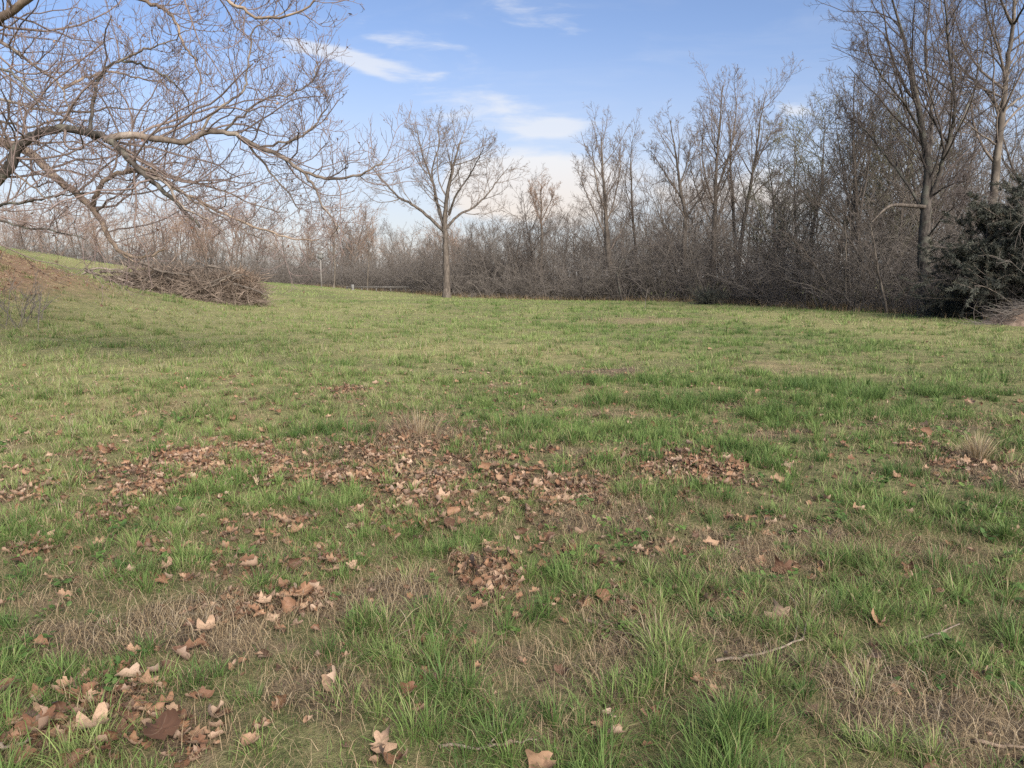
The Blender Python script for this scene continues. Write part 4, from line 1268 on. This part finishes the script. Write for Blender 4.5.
# ------------------------------------------------------------------ BRUSH PILE, MOUND, POSTS
def brush_pile():
    rg = np.random.default_rng(66)
    d = 36.0
    cx = (192 - 512) / FPX * d
    base = np.array([cx, d, float(terrain(cx, d))])
    root = empty('brush_pile', base)
    tag(root, 'long heap of cut brush and branches lying at the foot of the rise', 'brush pile')
    S = d / FPX
    n = 2600
    u = rg.uniform(-1, 1, n)
    xx = u * 66 * S
    hgt = np.interp(u, [-1, -.6, -.2, .3, .8, 1], [.4, 1.0, 1.35, 1.3, 1.5, 1.3])
    yy = rg.normal(size=n) * .7
    zz = rg.uniform(0, 1, n) ** 1.2 * hgt * np.exp(-(yy / 1.6) ** 2)
    P0 = np.column_stack([cx + xx, d + yy, terrain(cx + xx, d + yy) + zz])
    D = np.column_stack([rg.normal(size=n) * 1.0, rg.normal(size=n) * .5, rg.normal(size=n) * .5])
    L = rg.uniform(.5, 2.2, n)
    P0 -= nrm(D) * (L / 2)[:, None]
    P1, R1 = grow(P0, D, L, rg.uniform(.006, .014, n) + .016 * rg.uniform(0, 1, n) ** 4, 6, rg, .16, -.02, .4)
    P1[..., 2] = np.maximum(P1[..., 2], terrain(P1[..., 0], P1[..., 1]) + .02)
    P2, R2 = spawn(P1, R1, 3, .2, .95, .6, .45, rg, 4, .15, .03, .7, .6, .008)
    sh = bark('brush_heap', (.085, .066, .053), (.20, .16, .13), 3, 0)
    o = link('twig_heap', tube_mesh('twig_heap', [(P1, R1, 4), (P2, R2, 3)], base), sh, root)
    o['kind'] = 'stuff'
    # the brown clotted end on the right: roots, earth and dead leaves
    m = 3200
    v = nrm(rg.normal(size=(m, 3))); rr = rg.uniform(.55, 1, m) ** .5
    ex, ez = 50 * S, .75
    c0 = np.array([cx + ex, d - .1, float(terrain(cx + ex, d)) + ez])
    P0 = c0 + v * rr[:, None] * [.85, .8, .82]
    P0[:, 2] = np.maximum(P0[:, 2], terrain(P0[:, 0], P0[:, 1]) + .03)
    P3, R3 = grow(P0, rg.normal(size=(m, 3)), rg.uniform(.15, .5, m), .014, 4, rg, .3, -.1, .6)
    M_RB = bark('root_ball', (.11, .078, .058), (.22, .165, .125), 6, 0)
    link('root_mass', tube_mesh('root_mass', [(P3, R3, 3)], base), M_RB, root)
    M_STK = bark('stick_grey', (.12, .10, .085), (.24, .205, .17), 6, 0)
    # bigger branches
    lines = [[(78, 276), (100, 268), (130, 274), (165, 290)], [(120, 262), (150, 278), (185, 285)], [(75, 288), (95, 284), (120, 296), (150, 298)], [(160, 298), (200, 292), (235, 290)], [(205, 272), (212, 288), (216, 302)],
             [(150, 285), (185, 270), (220, 266)], [(180, 300), (215, 284), (240, 270)], [(110, 292), (140, 282), (175, 268)], [(130, 300), (165, 296), (214, 296)], [(85, 270), (112, 280), (150, 290)], [(220, 300), (232, 280), (225, 262)], [(95, 282), (92, 272), (85, 268)],
             [(140, 262), (165, 272), (200, 276)], [(118, 278), (150, 300), (160, 301)], [(165, 276), (200, 296), (222, 299)]]
    for q_ in range(16):
        a0 = rg.uniform(105, 255); b0 = rg.uniform(272, 298); an = rg.uniform(-.55, .55); ll = rg.uniform(22, 60)
        lines.append([(a0 - ll * .5 * math.cos(an), b0 + ll * .5 * math.sin(an)), (a0, b0 - rg.uniform(0, 4)), (a0 + ll * .5 * math.cos(an), b0 - ll * .5 * math.sin(an))])
    for ln in lines:
        off = rg.uniform(-1.4, -.2)
        Q = np.array([at(a, b, d + off) for a, b in ln])
        Q[:, 2] = np.maximum(Q[:, 2], terrain(Q[:, 0], Q[:, 1]) + .05)
        P, R = resample(Q, np.linspace(rg.uniform(.04, .075), .02, len(Q)), 14)
        P += rg.normal(size=P.shape) * .02
        p2, r2 = spawn(P[None], R[None], 7, .3, .98, .6, .35, rg, 6, .12, .03, .5, .5, .010)
        link('branch', tube_mesh('branch', [(P[None], R[None], 7), (p2, r2, 4)], base), M_BARK if rg.uniform() < .6 else M_STK, root)

    # heap of brush and earth at the right edge
    d2 = 25.0
    c = (1030 - 512) / FPX * d2
    b2 = np.array([c, d2, float(terrain(c, d2))])
    r2 = empty('debris_mound', b2)
    tag(r2, 'low brown heap of soil and brush under the dark evergreen', 'heap')
    na, nr = 48, 16
    V = []; 
    for j in range(nr + 1):
        for i in range(na):
            a = i / na * 2 * math.pi; s = j / nr
            rr = s * (1.5 + .25 * math.sin(3 * a + 1))
            x_, y_ = c + rr * math.cos(a), d2 + rr * .7 * math.sin(a)
            z_ = .62 * max(0, 1 - s ** 1.6) + .14 * (float(fbm(x_, y_, .35, 3)) - .5) * (1 - s)
            V.append([x_ - c, y_ - d2, float(terrain(x_, y_)) + z_ - b2[2] - .03])
    idx = np.arange((nr + 1) * na).reshape(nr + 1, na)
    a = idx[:-1]; bb = np.roll(a, -1, 1); dd = idx[1:]; cc = np.roll(dd, -1, 1)
    M_E = bark('mound_earth', (.11, .08, .06), (.22, .165, .125), 5, .8)
    link('earth', mesh_np('earth', np.array(V), [np.stack([a, dd, cc, bb], -1).reshape(-1, 4)], smooth=True), M_E, r2)
    n = 500
    q = rg.normal(size=(n, 2)) * [.7, .45]
    P0 = np.column_stack([c + q[:, 0], d2 + q[:, 1], np.zeros(n)])
    P0[:, 2] = terrain(P0[:, 0], P0[:, 1]) + .6 * np.clip(1 - np.hypot(q[:, 0] / 1.5, q[:, 1] / 1.05) ** 1.6, 0, 1)
    P1, R1 = grow(P0, np.column_stack([rg.normal(size=(n, 2)), rg.normal(size=n) * .25 + .1]), rg.uniform(.3, .9, n), .009, 5, rg, .15, -.02, .5)
    o = link('twig_cover', tube_mesh('twig_cover', [(P1, R1, 3)], b2), M_BRUSH, r2); o['kind'] = 'stuff'


def box_mesh(name, boxes):
    V, F, b = [], [], 0
    for (cx, cy, cz, sx, sy, sz) in boxes:
        bev = min(sx, sy, sz) * .12
        # chamfered box: top and bottom rings inset
        for zz, ins in ((-sz / 2, bev), (-sz / 2 + bev, 0), (sz / 2 - bev, 0), (sz / 2, bev)):
            for ux, uy in ((-1, -1), (1, -1), (1, 1), (-1, 1)):
                V.append([cx + ux * (sx / 2 - ins), cy + uy * (sy / 2 - ins), cz + zz])
        for k in range(3):
            for i in range(4):
                F.append([b + k * 4 + i, b + k * 4 + (i + 1) % 4, b + k * 4 + 4 + (i + 1) % 4, b + k * 4 + 4 + i])
        F.append([b + 3, b + 2, b + 1, b]); F.append([b + 12, b + 13, b + 14, b + 15])
        b += 16
    return mesh_np(name, np.array(V, float), [np.array(F)])


def far_bits():
    M_P = bark('post_grey', (.13, .122, .112), (.20, .19, .178), 8, 0)
    M_W = bark('paint_white', (.12, .12, .115), (.17, .17, .162), 3, 0)
    M_R = bark('rail_grey', (.085, .08, .074), (.13, .124, .115), 8, 0)
    # pale post with a little box on top
    d = 73.0
    def gz(px, d): 
        x = (px - 512) / FPX * d; return np.array([x, d, float(terrain(x, d))])
    b = gz(323, d)
    r = empty('birdhouse_post', b); tag(r, 'thin pale post with a small box on top at the far wood', 'post')
    S = d / FPX
    link('post', box_mesh('post', [(0, 0, 1.35, .10, .10, 2.7)]), M_P, r)
    bx = link('nest_box', box_mesh('nest_box', [(0, 0, 2.92, .42, .42, .44)]), M_W, r)
    link('roof', box_mesh('roof', [(0, 0, 3.19, .56, .56, .09)]), M_P, r)
    # low rail along the far edge of the meadow
    d = 68.5
    b = gz(375, d)
    r = empty('rail_fence', b); tag(r, 'long low pale rail on short posts at the far edge of the meadow', 'fence')
    S = d / FPX
    link('rail', box_mesh('rail', [(.4, 0, .42, 62 * S, .07, .09)]), M_R, r)
    for k in range(5):
        link('post', box_mesh('post', [((-28 + 14.5 * k) * S + .1, .105, .25, .10, .13, .5)]), M_R, r)
    b = gz(354, 67.5)
    r = empty('marker_box', b); tag(r, 'small white box marker standing before the low rail', 'marker')
    link('body', box_mesh('body', [(0, 0, .30, .22, .2, .44)]), M_W, r)
    link('foot', box_mesh('foot', [(0, 0, .05, .22, .18, .12)]), M_P, r)
    # scruffy saplings on the bank
    rg = np.random.default_rng(8)
    for k, (px, d) in enumerate([(8, 21), (28, 20), (2, 18.5)]):
        b = gz(px, d)
        n = 9
        P0 = np.repeat(b[None], n, 0) + rg.normal(size=(n, 3)) * [.25, .25, 0]; P0[:, 2] = terrain(P0[:, 0], P0[:, 1]) - .02
        P1, R1 = grow(P0, np.column_stack([rg.normal(size=(n, 2)) * .4, np.ones(n)]), rg.uniform(.6, 1.5, n), .010, 7, rg, .12, 0, .4)
        P2, R2 = spawn(P1, R1, 7, .2, .97, .7, .45, rg, 5, .18, .06, .7, .5, .006)
        o = link('brier', tube_mesh('brier', [(P1, R1, 5), (P2, R2, 3)], b), M_BRUSH, loc=b)
        tag(o, ['thin bare brier on the brown bank, farthest up the slope', 'thin bare brier on the brown bank, towards the meadow', 'thin bare brier on the brown bank, nearest the left edge'][k], 'brier')


# ------------------------------------------------------------------ SKY AND LIGHT
SUN_AZ = math.radians(152)
SUN_EL = math.radians(33)


def tanuv(px, py):
    r = ray(px, py); return r[0] / r[1], r[2] / r[1]


def sky():
    w = bpy.data.worlds.new("World"); SC.world = w; w.use_nodes = True
    nt = w.node_tree; nt.nodes.clear(); g = G(nt)
    st = g.n('ShaderNodeTexSky', sky_type='NISHITA', sun_disc=False, sun_elevation=SUN_EL, sun_rotation=SUN_AZ, altitude=150, air_density=1.0, dust_density=0.6, ozone_density=2.2)
    dirv = g.n('ShaderNodeTexCoord').outputs['Generated']
    sp = g.n('ShaderNodeSeparateXYZ', {0: dirv})
    dx, dy, dz = sp.outputs
    yy = g.m('MAXIMUM', dy, .08)
    u = g.m('DIVIDE', dx, yy); v = g.m('DIVIDE', dz, yy)
    front = g.step(dy, .12, .3)
    uv = g.n('ShaderNodeCombineXYZ', {0: u, 1: v, 2: 0.0}).outputs[0]

    def blob(px, py, rx, ry, ang=0.0, pw=1.0):
        u0, v0 = tanuv(px, py); a = math.radians(ang); c, s = math.cos(a), math.sin(a)
        du = g.m('SUBTRACT', u, u0); dv = g.m('SUBTRACT', v, v0)
        p = g.m('ADD', g.m('MULTIPLY', du, c * FPX / rx), g.m('MULTIPLY', dv, s * FPX / rx))
        q = g.m('ADD', g.m('MULTIPLY', du, -s * FPX / ry), g.m('MULTIPLY', dv, c * FPX / ry))
        e = g.m('ADD', g.m('MULTIPLY', p, p), g.m('MULTIPLY', q, q))
        return g.m('MULTIPLY', g.m('EXPONENT', g.m('MULTIPLY', e, -1.0)), pw)

    def total(l):
        t = l[0]
        for k in l[1:]: t = g.m('ADD', t, k)
        return t
    def nz(sx, sy, rot, scale, detail, rough, dist):
        mp = g.n('ShaderNodeMapping', {'Vector': uv, 'Rotation': (0, 0, math.radians(rot)), 'Scale': (sx, sy, 1)}).outputs[0]
        return g.noise(mp, scale, detail, rough, dist)
    puff = nz(1.0, 2.2, 0, 7.0, 6, .55, .35)
    wisp = nz(1.0, 5.0, 12, 5.0, 6, .6, .6)
    fine = nz(1.0, 4.0, 14, 16.0, 5, .6, .4)
    # bright bank low in the middle
    bank = total([blob(535, 174, 75, 24, 0, 1.25), blob(570, 208, 130, 24, 0, .75), blob(480, 185, 40, 26, 0, .5), blob(690, 185, 130, 22, 0, .35), blob(860, 200, 150, 50, 0, .4)])
    bank = g.step(g.m('ADD', bank, g.m('MULTIPLY', g.m('SUBTRACT', puff, .5), 2.0)), .30, .85)
    # wispy streaks
    wz = total([blob(330, 52, 75, 7, -13, 1.3), blob(365, 68, 30, 5, -20, .7), blob(420, 45, 70, 16, -10, .5), blob(553, 128, 34, 8, 4, 1.25), blob(520, 118, 60, 20, -12, .5), blob(545, 22, 60, 18, -15, .55), blob(455, 95, 70, 14, -10, .5), blob(800, 113, 28, 8, -12, .8), blob(440, 118, 60, 12, -6, .55), blob(640, 145, 90, 16, 0, .25)])
    wisps = g.step(g.m('ADD', wz, g.m('ADD', g.m('MULTIPLY', g.m('SUBTRACT', wisp, .5), 1.5), g.m('MULTIPLY', g.m('SUBTRACT', fine, .5), 1.2))), .30, 1.1)
    # haze of high cloud towards the horizon
    veil = g.m('MULTIPLY', g.step(v, .33, .02), .66)
    thin = g.m('MULTIPLY', g.step(wisp, .45, .8), .10)
    dens = g.m('MULTIPLY', g.m('MINIMUM', g.m('ADD', g.m('ADD', g.m('MULTIPLY', bank, .85), g.m('MULTIPLY', wisps, .62)), thin), .92), front)
    # skycol
    SKYK = 1.0
    tinted = g.mix(1.0, st.outputs[0], (.79, .755, .83), 'MULTIPLY')
    base = g.mix(veil, tinted, (3.5, 3.45, 3.6))
    warm = g.mix(g.step(v, .17, .06), (4.8, 4.8, 4.85), (4.9, 4.35, 3.85))
    col = g.mix(dens, base, warm)
    bg = g.n('ShaderNodeBackground', {0: col, 1: 0.075})
    g.n('ShaderNodeOutputWorld', {0: bg.outputs[0]})

    ld = bpy.data.lights.new('sun', 'SUN'); ld.energy = 4.6; ld.angle = math.radians(50); ld.color = (1.0, .91, .79)
    lo = bpy.data.objects.new('sun', ld); COL.objects.link(lo)
    s = Vector((math.sin(SUN_AZ) * math.cos(SUN_EL), math.cos(SUN_AZ) * math.cos(SUN_EL), math.sin(SUN_EL)))
    lo.rotation_euler = (-s).to_track_quat('-Z', 'Y').to_euler()
    lo.location = (0, 0, 30)


sky()
build_ground()
grow_grass()
ground_cover()
fallen_leaves()
sticks()
undergrowth()
woods()
hero_trees()
sycamore()
cedar()
low_evergreens()
brush_pile()
far_bits()

vs = SC.view_settings
vs.view_transform = 'Standard'; vs.look = 'None'; vs.exposure = 1.38; vs.gamma = 1.0
vs.use_curve_mapping = False
cy = SC.cycles
cy.use_denoising = False
cy.sample_clamp_indirect = 3.0; cy.sample_clamp_direct = 4.0; cy.max_bounces = 5; cy.diffuse_bounces = 3; cy.glossy_bounces = 2; cy.transmission_bounces = 3; cy.transparent_max_bounces = 4
